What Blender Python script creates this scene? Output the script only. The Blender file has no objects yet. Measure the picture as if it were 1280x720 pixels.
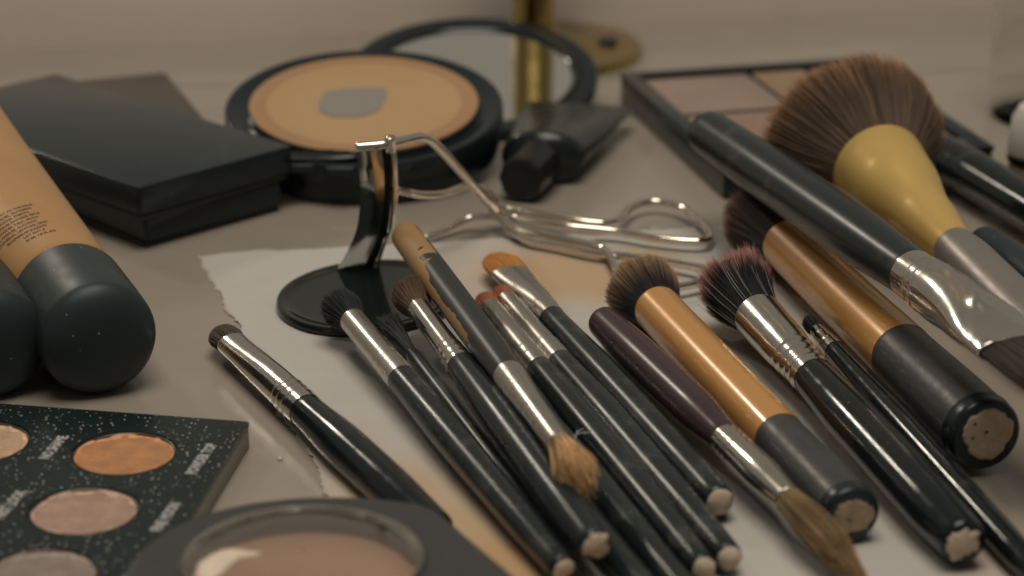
import bpy, math, random
import numpy as np
from mathutils import Vector, Matrix, noise as mnoise
random.seed(7); RNG = np.random.default_rng(7)
SC = bpy.context.scene; COL = SC.collection
S = 0.01                                   # everything below is written in centimetres

# ---------------------------------------------------------------- camera
F = 3011.0; PITCH = math.radians(20.0); CAMZ = 22.0
cam_d = bpy.data.cameras.new('camera'); cam = bpy.data.objects.new('camera', cam_d); COL.objects.link(cam)
cam.location = (0, 0, CAMZ*S); cam.rotation_euler = (math.radians(90)-PITCH, 0, 0)
cam_d.sensor_width = 36; cam_d.lens = 36*F/1280; cam_d.clip_start = 0.01; cam_d.clip_end = 50
cam_d.dof.use_dof = True; cam_d.dof.focus_distance = 0.575; cam_d.dof.aperture_fstop = 12
SC.camera = cam
SC.render.resolution_x = 1024; SC.render.resolution_y = 576
# ---------------------------------------------------------------- world: a dim warm room round the counter
w = bpy.data.worlds.new("World"); SC.world = w; w.use_nodes = True
nt = w.node_tree; bg = nt.nodes['Background']
tc = nt.nodes.new('ShaderNodeTexCoord'); sx = nt.nodes.new('ShaderNodeSeparateXYZ'); nt.links.new(tc.outputs['Generated'], sx.inputs[0])
mr = nt.nodes.new('ShaderNodeMapRange'); mr.inputs[1].default_value = -1; mr.inputs[2].default_value = 1
nt.links.new(sx.outputs['Y'], mr.inputs[0])
cr = nt.nodes.new('ShaderNodeValToRGB'); cr.color_ramp.elements[0].color = (.13, .125, .115, 1); cr.color_ramp.elements[1].color = (.26, .235, .195, 1)
cr.color_ramp.elements[0].position = .25; cr.color_ramp.elements[1].position = .95
nt.links.new(mr.outputs[0], cr.inputs[0]); nt.links.new(cr.outputs[0], bg.inputs[0]); bg.inputs[1].default_value = .8
# ---------------------------------------------------------------- lamps
def area(name, loc, target, size, power, col):
    l = bpy.data.lights.new(name, 'AREA'); l.shape = 'RECTANGLE'; l.size, l.size_y = size[0]*S, size[1]*S
    l.energy = power; l.color = col
    o = bpy.data.objects.new(name, l); COL.objects.link(o); o.location = Vector(loc)*S
    o.rotation_euler = (Vector(target)-Vector(loc)).to_track_quat('-Z', 'Y').to_euler(); return o
area('vanity_lamp', (-66, 145, 64), (0, 58, 0), (9, 9), 1.7, (1, .88, .72))
area('ceiling_lamp', (2, 34, 125), (0, 62, 0), (70, 70), 9.3, (1, .91, .79))
SC.view_settings.view_transform = 'Standard'; SC.view_settings.look = 'None'
SC.view_settings.exposure = .07; SC.view_settings.gamma = 1
SC.cycles.max_bounces = 8; SC.cycles.caustics_reflective = False; SC.cycles.caustics_refractive = True

# ---------------------------------------------------------------- helpers
cp, sp_ = math.cos(PITCH), math.sin(PITCH)
def at(px, py, z=0.0):
    """the point (cm) at height z seen at photo pixel px, py"""
    a = (px-640)/F; b = -(py-360)/F
    d = Vector((a, cp+b*sp_, -sp_+b*cp))
    t = (z-CAMZ)/d.z
    return Vector((0, 0, CAMZ))+d*t
def depth(p): return p.y*cp+(CAMZ-p.z)*sp_
def unproj_s(w0, w1, s): return s*w0/(w1+s*(w0-w1))

def tag(o, label=None, cat=None, group=None, kind=None):
    if label: o['label'] = label
    if cat: o['category'] = cat
    if group: o['group'] = group
    if kind: o['kind'] = kind
    return o
def thing(name, label, cat, loc, group=None):
    o = bpy.data.objects.new(name, None); COL.objects.link(o); o.location = Vector(loc)*S; o.empty_display_size = .01
    return tag(o, label, cat, group)
def base_of(parent):
    b = Vector((0, 0, 0)); p = parent
    while p is not None: b = b+Vector(p.location); p = p.parent
    return b
def mesh(name, V, Fc, mat, parent=None, smooth=True, attr=None, mats=None, fmat=None, angle=None, label=None):
    b = base_of(parent)
    me = bpy.data.meshes.new(name)
    V = np.asarray(V, dtype=float)*S-np.array(b)
    if parent is None:
        c = V.mean(0)*0; c[:] = V.mean(0); c[2] = V[:, 2].min(); V = V-c
    me.from_pydata(V.tolist(), [], [tuple(f) for f in Fc] if not isinstance(Fc, np.ndarray) else Fc.tolist())
    o = bpy.data.objects.new(name, me); COL.objects.link(o)
    if parent is None: o.location = c
    else: o.parent = parent
    if mats:
        for m in mats: me.materials.append(m)
        me.polygons.foreach_set('material_index', fmat)
    elif mat: me.materials.append(mat)
    me.polygons.foreach_set('use_smooth', [smooth]*len(me.polygons))
    if attr is not None:
        ca = me.color_attributes.new('tone', 'FLOAT_COLOR', 'POINT')
        ca.data.foreach_set('color', np.asarray(attr, dtype=np.float32).ravel())
    me.update()
    if smooth and angle:
        try: me.set_sharp_from_angle(angle=math.radians(angle))
        except Exception: pass
    if label: o['label'] = label
    return o
class G:
    """collects geometry of one mesh"""
    def __init__(s): s.V = []; s.F = []; s.M = []
    def add(s, V, Fc, m=0):
        n = len(s.V); s.V += [tuple(v) for v in V]; s.F += [tuple(i+n for i in f) for f in Fc]; s.M += [m]*len(Fc); return s
def frame(d, roll=0.0):
    d = d.normalized(); u = d.cross(Vector((0, 0, 1)))
    u = Vector((1, 0, 0)) if u.length < 1e-5 else u.normalized()
    v = u.cross(d)
    if roll: u, v = u*math.cos(roll)+v*math.sin(roll), v*math.cos(roll)-u*math.sin(roll)
    return d, u, v
def sweep(O, d, u, v, st, n=36, cap0=True, cap1=True, power=2.0):
    """st: (distance, ru, rv[, offu, offv]) rings along d"""
    V = []; Fc = []
    for q in st:
        s, a, b = q[:3]; ou, ov = (q[3], q[4]) if len(q) > 3 else (0, 0)
        for k in range(n):
            t = 2*math.pi*k/n; c, s_ = math.cos(t), math.sin(t)
            c = math.copysign(abs(c)**(2/power), c); s_ = math.copysign(abs(s_)**(2/power), s_)
            V.append(O+d*s+u*(a*c+ou)+v*(b*s_+ov))
    for i in range(len(st)-1):
        for k in range(n):
            a = i*n+k; b = i*n+(k+1) % n
            Fc.append((a, b, b+n, a+n))
    if cap0: Fc.append(tuple(range(n-1, -1, -1)))
    if cap1: Fc.append(tuple((len(st)-1)*n+k for k in range(n)))
    return V, Fc
def tube(pts, r, n=10, closed=False, sub=6):
    """round wire through points (Catmull-Rom)"""
    P = [Vector(p) for p in pts]; out = []
    m = len(P)
    rng = range(m) if closed else range(m-1)
    for i in rng:
        p0 = P[(i-1) % m] if closed or i > 0 else P[0]; p1 = P[i]; p2 = P[(i+1) % m]; p3 = P[(i+2) % m] if closed or i+2 < m else P[-1]
        for k in range(sub):
            t = k/sub
            out.append(.5*((2*p1)+(p2-p0)*t+(2*p0-5*p1+4*p2-p3)*t*t+(3*p1-p0-3*p2+p3)*t**3))
    if not closed: out.append(P[-1])
    V = []; Fc = []; N = len(out); prev = None
    for i, p in enumerate(out):
        a = out[(i-1) % N] if closed or i > 0 else p; b = out[(i+1) % N] if closed or i < N-1 else p
        d = (b-a).normalized()
        if prev is None: u = d.orthogonal().normalized()
        else: u = (prev-d*prev.dot(d)).normalized()
        prev = u; v = d.cross(u)
        for k in range(n):
            t = 2*math.pi*k/n; V.append(p+u*(r*math.cos(t))+v*(r*math.sin(t)))
    for i in range(N if closed else N-1):
        for k in range(n):
            a = i*n+k; b = i*n+(k+1) % n; j = ((i+1) % N)*n
            Fc.append((a, b, j+(k+1) % n, j+k))
    if not closed: Fc += [tuple(range(n-1, -1, -1)), tuple((N-1)*n+k for k in range(n))]
    return V, Fc
def lathe(C, prof, n=96, ax=Vector((0, 0, 1)), ux=None, close=True):
    """prof: (r, h) pairs revolved about ax through C"""
    ax = ax.normalized(); u = ux or ax.orthogonal().normalized(); u = (u-ax*u.dot(ax)).normalized(); v = ax.cross(u)
    V = []; Fc = []
    for r, h in prof:
        for k in range(n):
            t = 2*math.pi*k/n; V.append(C+ax*h+u*(r*math.cos(t))+v*(r*math.sin(t)))
    for i in range(len(prof)-1):
        for k in range(n):
            a = i*n+k; b = i*n+(k+1) % n; Fc.append((a, b, b+n, a+n))
    if close: Fc += [tuple(range(n-1, -1, -1)), tuple((len(prof)-1)*n+k for k in range(n))]
    return V, Fc
def prism(poly, z0, z1, bev=0.06, nb=3):
    """convex outline (list of xy, counter-clockwise) extruded with a rounded top and bottom edge"""
    P = [Vector((p[0], p[1])) for p in poly]; n = len(P)
    c = sum(P, Vector((0, 0)))/n
    def inset(k):
        out = []
        for i in range(n):
            e1 = (P[i]-P[i-1]).normalized(); e2 = (P[(i+1) % n]-P[i]).normalized()
            n1 = Vector((-e1.y, e1.x)); n2 = Vector((-e2.y, e2.x)); m = (n1+n2)
            m = m/max(.3, (m.length_squared/2)); out.append(P[i]+m*k)
        return out
    rings = []
    for j in range(nb+1):
        a = math.pi/2*j/nb; rings.append((bev*(1-math.sin(a)), z0+bev*(1-math.cos(a))))
    for j in range(nb+1):
        a = math.pi/2*j/nb; rings.append((bev*(1-math.cos(a)), z1-bev*(1-math.sin(a))))
    V = []; Fc = []
    for k, z in rings:
        V += [(p.x, p.y, z) for p in inset(k)]
    for i in range(len(rings)-1):
        for k in range(n):
            a = i*n+k; b = i*n+(k+1) % n; Fc.append((a, b, b+n, a+n))
    Fc += [tuple(range(n-1, -1, -1)), tuple((len(rings)-1)*n+k for k in range(n))]
    return V, Fc
def ccw(poly):
    a = sum(poly[i-1][0]*poly[i][1]-poly[i][0]*poly[i-1][1] for i in range(len(poly)))
    return poly if a > 0 else poly[::-1]
def round_corners(poly, r, n=5):
    out = []; P = [Vector((p[0], p[1])) for p in poly]; m = len(P)
    for i in range(m):
        a = (P[i-1]-P[i]).normalized(); b = (P[(i+1) % m]-P[i]).normalized()
        p0 = P[i]+a*r; p2 = P[i]+b*r
        for k in range(n+1):
            t = k/n; out.append((1-t)**2*p0+2*t*(1-t)*P[i]+t*t*p2)
    return [(p.x, p.y) for p in out]

# ---------------------------------------------------------------- materials
MAT = {}
def mat(name, col, rough=.5, metal=0, bump=0, bscale=300, var=0, vscale=60, coat=0, spec=.5, col2=None, trans=0, ior=1.45, specks=None, rvar=0, scuff=None, sheen=0):
    if name in MAT: return MAT[name]
    m = bpy.data.materials.new(name); m.use_nodes = True; t = m.node_tree; b = t.nodes['Principled BSDF']; L = t.links.new
    b.inputs['Base Color'].default_value = (*col, 1); b.inputs['Roughness'].default_value = rough; b.inputs['Metallic'].default_value = metal
    b.inputs['Specular IOR Level'].default_value = spec; b.inputs['IOR'].default_value = ior
    if sum(col) < .1: b.inputs['Specular Tint'].default_value = (.90, .98, 1, 1)
    if coat: b.inputs['Coat Weight'].default_value = coat; b.inputs['Coat Roughness'].default_value = .12
    if trans: b.inputs['Transmission Weight'].default_value = trans
    if sheen: b.inputs['Sheen Weight'].default_value = sheen; b.inputs['Sheen Roughness'].default_value = .5
    tc = t.nodes.new('ShaderNodeTexCoord')
    src = None
    if var or col2:
        nz = t.nodes.new('ShaderNodeTexNoise'); nz.inputs['Scale'].default_value = vscale; nz.inputs['Detail'].default_value = 6; nz.inputs['Roughness'].default_value = .65
        L(tc.outputs['Object'], nz.inputs['Vector'])
        mp = t.nodes.new('ShaderNodeMapRange'); mp.inputs[1].default_value = .35; mp.inputs[2].default_value = .65; L(nz.outputs['Fac'], mp.inputs[0])
        mx = t.nodes.new('ShaderNodeMix'); mx.data_type = 'RGBA'
        c2 = col2 or tuple(c*(1-var) for c in col); c1 = col if col2 else tuple(min(1, c*(1+var)) for c in col)
        mx.inputs[6].default_value = (*c1, 1); mx.inputs[7].default_value = (*c2, 1)
        L(mp.outputs[0], mx.inputs[0]); src = mx.outputs[2]
    if specks:                                          # dust and powder grains: (scale, size, colour, share)
        vs, sz, sc_, share = specks
        vo = t.nodes.new('ShaderNodeTexVoronoi'); vo.inputs['Scale'].default_value = vs; L(tc.outputs['Object'], vo.inputs['Vector'])
        lt = t.nodes.new('ShaderNodeMath'); lt.operation = 'LESS_THAN'; lt.inputs[1].default_value = sz; L(vo.outputs['Distance'], lt.inputs[0])
        sp = t.nodes.new('ShaderNodeSeparateColor'); L(vo.outputs['Color'], sp.inputs[0])
        l2 = t.nodes.new('ShaderNodeMath'); l2.operation = 'LESS_THAN'; l2.inputs[1].default_value = share; L(sp.outputs[0], l2.inputs[0])
        mu = t.nodes.new('ShaderNodeMath'); mu.operation = 'MULTIPLY'; L(lt.outputs[0], mu.inputs[0]); L(l2.outputs[0], mu.inputs[1])
        m3 = t.nodes.new('ShaderNodeMath'); m3.operation = 'MULTIPLY'; L(mu.outputs[0], m3.inputs[0]); L(sp.outputs[1], m3.inputs[1])
        m2 = t.nodes.new('ShaderNodeMix'); m2.data_type = 'RGBA'; m2.inputs[6].default_value = (*col, 1); m2.inputs[7].default_value = (*sc_, 1)
        if src: L(src, m2.inputs[6])
        L(m3.outputs[0], m2.inputs[0]); src = m2.outputs[2]
    if scuff:                                           # dusty, rubbed patches
        sn = t.nodes.new('ShaderNodeTexNoise'); sn.inputs['Scale'].default_value = scuff[0]; sn.inputs['Detail'].default_value = 9; sn.inputs['Roughness'].default_value = .72; L(tc.outputs['Object'], sn.inputs['Vector'])
        sm_ = t.nodes.new('ShaderNodeMapRange'); sm_.inputs[1].default_value = scuff[1]; sm_.inputs[2].default_value = scuff[1]+.09; sm_.inputs[4].default_value = scuff[2]; L(sn.outputs['Fac'], sm_.inputs[0])
        s2 = t.nodes.new('ShaderNodeMix'); s2.data_type = 'RGBA'; s2.inputs[6].default_value = (*col, 1); s2.inputs[7].default_value = (.17, .16, .145, 1)
        if src: L(src, s2.inputs[6])
        L(sm_.outputs[0], s2.inputs[0]); src = s2.outputs[2]
    if src: L(src, b.inputs['Base Color'])
    if rvar:
        n2 = t.nodes.new('ShaderNodeTexNoise'); n2.inputs['Scale'].default_value = vscale*1.7; n2.inputs['Detail'].default_value = 5; L(tc.outputs['Object'], n2.inputs['Vector'])
        mq = t.nodes.new('ShaderNodeMapRange'); mq.inputs[1].default_value = .3; mq.inputs[2].default_value = .7
        mq.inputs[3].default_value = max(.02, rough-rvar); mq.inputs[4].default_value = rough+rvar; L(n2.outputs['Fac'], mq.inputs[0]); L(mq.outputs[0], b.inputs['Roughness'])
    if bump:
        nb = t.nodes.new('ShaderNodeTexNoise'); nb.inputs['Scale'].default_value = bscale; nb.inputs['Detail'].default_value = 4; L(tc.outputs['Object'], nb.inputs['Vector'])
        bp = t.nodes.new('ShaderNodeBump'); bp.inputs['Strength'].default_value = bump; bp.inputs['Distance'].default_value = .0005
        L(nb.outputs['Fac'], bp.inputs['Height']); L(bp.outputs[0], b.inputs['Normal'])
    MAT[name] = m; return m
def bristle_mat(name, stops, rough=.55, rand=.35):
    """stops: (position along the hair, colour)"""
    m = bpy.data.materials.new(name); m.use_nodes = True; t = m.node_tree; b = t.nodes['Principled BSDF']; L = t.links.new
    at_ = t.nodes.new('ShaderNodeAttribute'); at_.attribute_name = 'tone'
    se = t.nodes.new('ShaderNodeSeparateColor'); L(at_.outputs['Color'], se.inputs[0])
    ad = t.nodes.new('ShaderNodeMath'); ad.operation = 'MULTIPLY_ADD'; ad.inputs[1].default_value = .16; L(se.outputs[1], ad.inputs[0])
    su = t.nodes.new('ShaderNodeMath'); su.operation = 'SUBTRACT'; su.inputs[1].default_value = .08; L(se.outputs[0], ad.inputs[2]); L(ad.outputs[0], su.inputs[0])
    cr = t.nodes.new('ShaderNodeValToRGB'); L(su.outputs[0], cr.inputs[0])
    el = cr.color_ramp.elements
    while len(el) < len(stops): el.new(.5)
    for e, (p, c) in zip(el, stops): e.position = p; e.color = (*c, 1)
    hs = t.nodes.new('ShaderNodeHueSaturation'); L(cr.outputs[0], hs.inputs['Color'])
    mp = t.nodes.new('ShaderNodeMapRange'); mp.inputs[3].default_value = 1-rand; mp.inputs[4].default_value = 1+rand*1.3; L(se.outputs[1], mp.inputs[0]); L(mp.outputs[0], hs.inputs['Value'])
    L(hs.outputs[0], b.inputs['Base Color']); b.inputs['Roughness'].default_value = rough; b.inputs['Specular IOR Level'].default_value = .35
    return m
BLACK = mat('black_lacquer', (.012, .018, .019), .27, rvar=.025, vscale=60, specks=(900, .18, (.16, .15, .14), .06), scuff=(90, .57, .22))
BLACK_GLOSS = mat('gloss_black_lacquer', (.007, .011, .012), .16, rvar=.06, vscale=150, specks=(700, .14, (.15, .14, .13), .06), scuff=(100, .60, .15))
BLACK_SATIN = mat('satin_black_lacquer', (.013, .020, .022), .30, rvar=.025, vscale=60, specks=(800, .18, (.16, .15, .14), .06), scuff=(80, .56, .25))
RUBBER = mat('black_rubbery_plastic', (.022, .033, .035), .45, bump=.03, bscale=500, rvar=.05, vscale=120, specks=(700, .16, (.45, .45, .44), .05), scuff=(45, .58, .18))
CASE = mat('black_case_plastic', (.010, .017, .019), .19, rvar=.02, vscale=40, specks=(500, .10, (.2, .19, .18), .05), scuff=(35, .60, .10))
GREYMAT = mat('dark_grey_matte', (.050, .052, .052), .38, bump=.12, bscale=900, var=.10, vscale=250, rvar=.06, specks=(1000, .2, (.25, .2, .16), .10))
SILVER = mat('silver_metal', (.64, .60, .55), .19, 1, rvar=.04, vscale=120)
SILVER_DULL = mat('dull_silver_metal', (.56, .53, .49), .30, 1, rvar=.05, vscale=120)
CHROME = mat('nickel_wire', (.80, .73, .64), .11, 1, rvar=.05, vscale=200)
BRONZE = mat('bronze_ferrule', (.60, .295, .088), .29, .14, rvar=.03, vscale=90, coat=.5)
GOLD = mat('gold_ferrule', (.63, .425, .135), .33, .22, rvar=.02, vscale=120)
BRASS = mat('brass', (.44, .33, .12), .22, 1, rvar=.05, vscale=60)
WOOD = mat('bare_wood', (.60, .49, .38), .75, bump=.3, bscale=400, col2=(.46, .35, .25), vscale=350)
WOODTAN = mat('bare_tan_wood', (.42, .25, .10), .6, bump=.2, bscale=400, col2=(.26, .15, .07), vscale=260)
WOODTAN2 = mat('aged_wood_end', (.52, .39, .24), .75, bump=.4, bscale=500, col2=(.30, .21, .14), vscale=300)
PURPLE = mat('plum_lacquer', (.050, .026, .032), .28, rvar=.025, vscale=60, specks=(800, .15, (.2, .16, .16), .08))
WHITE = mat('white_plastic', (.62, .58, .52), .35)
GLITTER = mat('black_card_with_fallout', (.009, .015, .016), .20, spec=.3, rvar=.03, vscale=60, specks=(900, .24, (.46, .45, .42), .6), col2=(.013, .022, .022))

# ================================================================ THE SETTING
def build_setting():
    # counter: one large sheet, slightly glossy beige stone laminate
    m = mat('counter_beige', (.325, .282, .232), .24, bump=.05, bscale=30, var=.07, vscale=11, rvar=.05, specks=(260, .06, (.12, .09, .07), .10), scuff=(14, .60, .12))
    nx, ny = 60, 60; V = []; Fc = []
    x0, x1, y0, y1 = -120, 120, -40, 92
    for j in range(ny+1):
        for i in range(nx+1):
            V.append((x0+(x1-x0)*i/nx, y0+(y1-y0)*j/ny+ (x0+(x1-x0)*i/nx)*.14*(j/ny), 0))
    for j in range(ny):
        for i in range(nx):
            a = j*(nx+1)+i; Fc.append((a, a+1, a+nx+2, a+nx+1))
    tag(mesh('countertop', V, Fc, m, smooth=False), kind='structure')
    # joint strip across the counter
    a = at(-900, 131, .0); b = at(2200, 67, 0); d = (b-a).normalized(); nrm = Vector((-d.y, d.x, 0))
    Vs = [a-nrm*.06, b-nrm*.06, b+nrm*.06, a+nrm*.06]; Vs = [(v.x, v.y, .006) for v in Vs]
    tag(mesh('counter_joint', Vs, [(0, 1, 2, 3)], mat('joint_line', (.20, .175, .14), .6), smooth=False), kind='structure')
    # low upstand at the back of the counter
    a = at(-900, 103, 0); b = at(2300, -36, 0); d = (b-a).normalized(); nrm = Vector((-d.y, d.x, 0))
    poly = ccw([(a.x, a.y), (b.x, b.y), (b.x+nrm.x*2, b.y+nrm.y*2), (a.x+nrm.x*2, a.y+nrm.y*2)])
    V, Fc = prism(poly, -.5, 4.2, .25)
    tag(mesh('back_wall', V, Fc, mat('wall_beige', (.75, .655, .56), .5, var=.06, vscale=9, bump=.05, bscale=40), angle=40), kind='structure')
build_setting()

def build_napkin():
    m = mat('tissue_paper', (.495, .47, .43), .92, bump=1.0, bscale=210, var=.03, vscale=40)
    t = m.node_tree; L = t.links.new; b = t.nodes['Principled BSDF']
    tl, tr, br, bl = at(248, 319, .05), at(905, 283, .05), at(1400, 800, .05), at(512, 800, .05)
    # foundation and powder stains: real marks on the paper, placed in the sheet's own coordinates
    src = b.inputs['Base Color'].links[0].from_socket
    gx = t.nodes.new('ShaderNodeTexCoord'); wn = t.nodes.new('ShaderNodeTexNoise'); wn.inputs['Scale'].default_value = 55; wn.inputs['Detail'].default_value = 5
    L(gx.outputs['UV'], wn.inputs['Vector']); wn.inputs['Scale'].default_value = 7
    for (u, v, ru, rv, col, k) in STAINS:
        se = t.nodes.new('ShaderNodeMapping'); se.vector_type = 'POINT'
        se.inputs['Location'].default_value = (-u/ru, -v/rv, 0); se.inputs['Scale'].default_value = (1/ru, 1/rv, 0); L(gx.outputs['UV'], se.inputs[0])
        ln = t.nodes.new('ShaderNodeVectorMath'); ln.operation = 'LENGTH'; L(se.outputs[0], ln.inputs[0])
        ad = t.nodes.new('ShaderNodeMath'); ad.operation = 'MULTIPLY_ADD'; ad.inputs[1].default_value = 1.3; L(wn.outputs['Fac'], ad.inputs[0]); L(ln.outputs['Value'], ad.inputs[2])
        mp = t.nodes.new('ShaderNodeMapRange'); mp.inputs[1].default_value = 1.0; mp.inputs[2].default_value = 1.9; mp.inputs[3].default_value = k; mp.inputs[4].default_value = 0; L(ad.outputs[0], mp.inputs[0])
        mx = t.nodes.new('ShaderNodeMix'); mx.data_type = 'RGBA'; mx.inputs[7].default_value = (*col, 1); L(src, mx.inputs[6]); L(mp.outputs[0], mx.inputs[0]); src = mx.outputs[2]
    L(src, b.inputs['Base Color'])
    n = 150; V = []; uv = []
    for j in range(n+1):
        for i in range(n+1):
            u, v = i/n, j/n
            p = (tl*(1-u)+tr*u)*(1-v)+(bl*(1-u)+br*u)*v
            # torn edges
            e = .0
            if i == 0: p.x += (random.random()-.5)*.15+.22*mnoise.noise(Vector((3, v*9, 0)))
            if j == 0: p.y += (random.random()-.5)*.12+.30*mnoise.noise(Vector((u*6, 5, 0)))
            z = .05+.06*(.5+.5*mnoise.noise(Vector((u*6, v*8, 2))))+.02*mnoise.noise(Vector((u*22, v*25, 7)))
            z -= .05*max(0, 1-u*20)
            V.append((p.x, p.y, z)); uv.append((u, v))
    Fc = [(j*(n+1)+i, j*(n+1)+i+1, (j+1)*(n+1)+i+1, (j+1)*(n+1)+i) for j in range(n) for i in range(n)]
    Fc = [f[::-1] for f in Fc]
    o = mesh('paper_napkin', V, Fc, m)
    ul = o.data.uv_layers.new(name='UVMap')
    for lp in o.data.loops: ul.data[lp.index].uv = uv[lp.vertex_index]
    so = o.modifiers.new('thickness', 'SOLIDIFY'); so.thickness = .0003; so.offset = -1
    tag(o, 'torn white paper napkin with beige makeup stains spread under the brushes', 'napkin')
STAINS = [(.62, .13, .20, .12, (.50, .33, .18), .85), (.80, .10, .10, .06, (.45, .33, .20), .6), (.10, .80, .14, .20, (.52, .33, .16), .9), (.20, .95, .14, .20, (.48, .30, .14), .85), (.93, .8, .10, .2, (.5, .36, .25), .5)]
build_napkin()

# ================================================================ BRUSHES
def bristles(name, O, d, u, v, a, b, L, prof, n, th, material, parent, dome=.25, bend=(0, 0), jit=.06, stray=0, core=True, cut=None, rough=.03, clumps=40):
    """hairs leaving the mouth O along d. prof: (t, scale) of the bundle outline, a/b mouth half-widths"""
    pt = np.array([p[0] for p in prof]); ps = np.array([p[1] for p in prof]); psv = np.array([p[2] if len(p) > 2 else p[1] for p in prof])
    rho = np.sqrt(RNG.random(n)); phi = RNG.random(n)*2*np.pi
    ct, st = rho*np.cos(phi), rho*np.sin(phi)
    Li = (1-dome*rho**2.2)*(1+RNG.normal(0, rough, n))
    if cut is not None: Li = Li*(1+cut*ct)
    if stray: 
        k = RNG.random(n) < stray; Li = np.where(k, Li*1.06, Li)
    K = 6; tt = np.linspace(0, 1, K)
    # clumps: neighbouring hairs lean the same way
    cl = clumps; ca = RNG.normal(0, 1, (cl, 2)); cpos = RNG.uniform(-1, 1, (cl, 2))
    idx = np.argmin((ct[:, None]-cpos[None, :, 0])**2+(st[:, None]-cpos[None, :, 1])**2, axis=1)
    ju = (RNG.normal(0, .6, n)+ca[idx, 0]*.7)*jit; jv = (RNG.normal(0, .6, n)+ca[idx, 1]*.7)*jit
    rnd = RNG.random(n)*.7+.3*RNG.random(cl)[idx]
    O, d, u, v = (np.array(x) for x in (O, d, u, v))
    P = np.zeros((n, K, 3)); col = np.zeros((n, K, 3, 4), dtype=np.float32)
    for j, t in enumerate(tt):
        ta = t*Li; su = np.interp(ta, pt, ps); sv = np.interp(ta, pt, psv)
        x = ct*a*su+(ju*ta**1.5)*a*2+bend[0]*ta**2; y = st*b*sv+(jv*ta**1.5)*b*2+bend[1]*ta**2; z = ta*L-.12*(t == 0)
        P[:, j] = O+d*z[:, None]+u*x[:, None]+v*y[:, None]
        col[:, j, :, 0] = (1-(1-t)*Li)[:, None]; col[:, j, :, 1] = rnd[:, None]; col[:, j, :, 2] = rho[:, None]; col[:, j, :, 3] = 1
    T = P[:, -1]-P[:, 0]; T /= np.linalg.norm(T, axis=1)[:, None]
    ru = RNG.normal(0, 1, (n, 3)); U = np.cross(T, ru); U /= np.linalg.norm(U, axis=1)[:, None]; W = np.cross(T, U)
    V = np.zeros((n, K, 3, 3)); rad = th*np.array([1, 1, .95, .85, .65, .25])
    for k in range(3):
        an = 2*np.pi*k/3; V[:, :, k] = P+(U*np.cos(an)+W*np.sin(an))[:, None, :]*rad[None, :, None]
    base = (np.arange(n)*K*3)[:, None, None, None]; js = (np.arange(K-1)*3)[None, :, None, None]; ks = np.arange(3)[None, None, :, None]
    k2 = (ks+1) % 3
    Fc = np.concatenate([base+js+ks, base+js+k2, base+js+3+k2, base+js+3+ks], axis=3).reshape(-1, 4)
    V = V.reshape(-1, 3); col = col.reshape(-1, 4); nV = len(V)
    if core:
        NR, NS = 14, 28; cv = []; cc = []; cf = []
        for j in range(NR+1):
            q = j/NR; tau = math.sin(q*math.pi/2)*.93; rr = .90*math.sqrt(max(0, 1-(max(0, q-.35)/.65)**3.0))
            l = (1-dome*rr**2.2); ta = min(1, tau)*1
            ta = min(ta, .95*l) if rr > .02 else ta
            s1 = np.interp(ta, pt, ps); s2 = np.interp(ta, pt, psv)
            for k in range(NS):
                an = 2*math.pi*k/NS; c1, s_ = rr*math.cos(an), rr*math.sin(an)
                tl_ = ta*(1+(cut or 0)*c1)
                cv.append(O+d*(tl_*L-.1*(j == 0))+u*(c1*a*s1+bend[0]*tl_**2)+v*(s_*b*s2+bend[1]*tl_**2)); cc.append((ta, .25, rr, 1))
        for j in range(NR):
            for k in range(NS):
                A_ = nV+j*NS+k; B_ = nV+j*NS+(k+1) % NS; cf.append((A_, B_, B_+NS, A_+NS))
        V = np.vstack([V, np.array(cv)]); col = np.vstack([col, np.array(cc)]); Fc = np.vstack([Fc, np.array(cf)])
    return mesh(name, V, Fc, material, parent, smooth=True, attr=col)

def chip(O, d, u, v, R, seed, amp=.12, off=.012, dome=.1):
    """an irregular bare patch on the end of a handle, a thin raised disc facing d"""
    n = 64; fr = lambda t: 1+amp*1.5*(mnoise.noise(Vector((math.cos(t)*1.6, math.sin(t)*1.6, seed*3.3)))+.6*mnoise.noise(Vector((math.cos(t)*4.5, math.sin(t)*4.5, seed*7.7))))
    V = []; rings = [(.0, 1), (.5, .8), (.85, .35), (1, 0)]
    V.append(O+d*(off+dome))
    for f, h in rings[1:]:
        for k in range(n):
            t = 2*math.pi*k/n; r = R*fr(t)
            V.append(O+d*(off+dome*h)+u*(f*r*math.cos(t))+v*(f*r*math.sin(t)))
    for k in range(n):
        t = 2*math.pi*k/n; r = R*fr(t)
        V.append(O+d*(-.02)+u*(r*math.cos(t))+v*(r*math.sin(t)))
    Fc = [(0, 1+k, 1+(k+1) % n) for k in range(n)]
    for j in range(3):
        for k in range(n):
            a = 1+j*n+k; b = 1+j*n+(k+1) % n; Fc.append((a, a+n, b+n, b))
    return V, Fc

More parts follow.
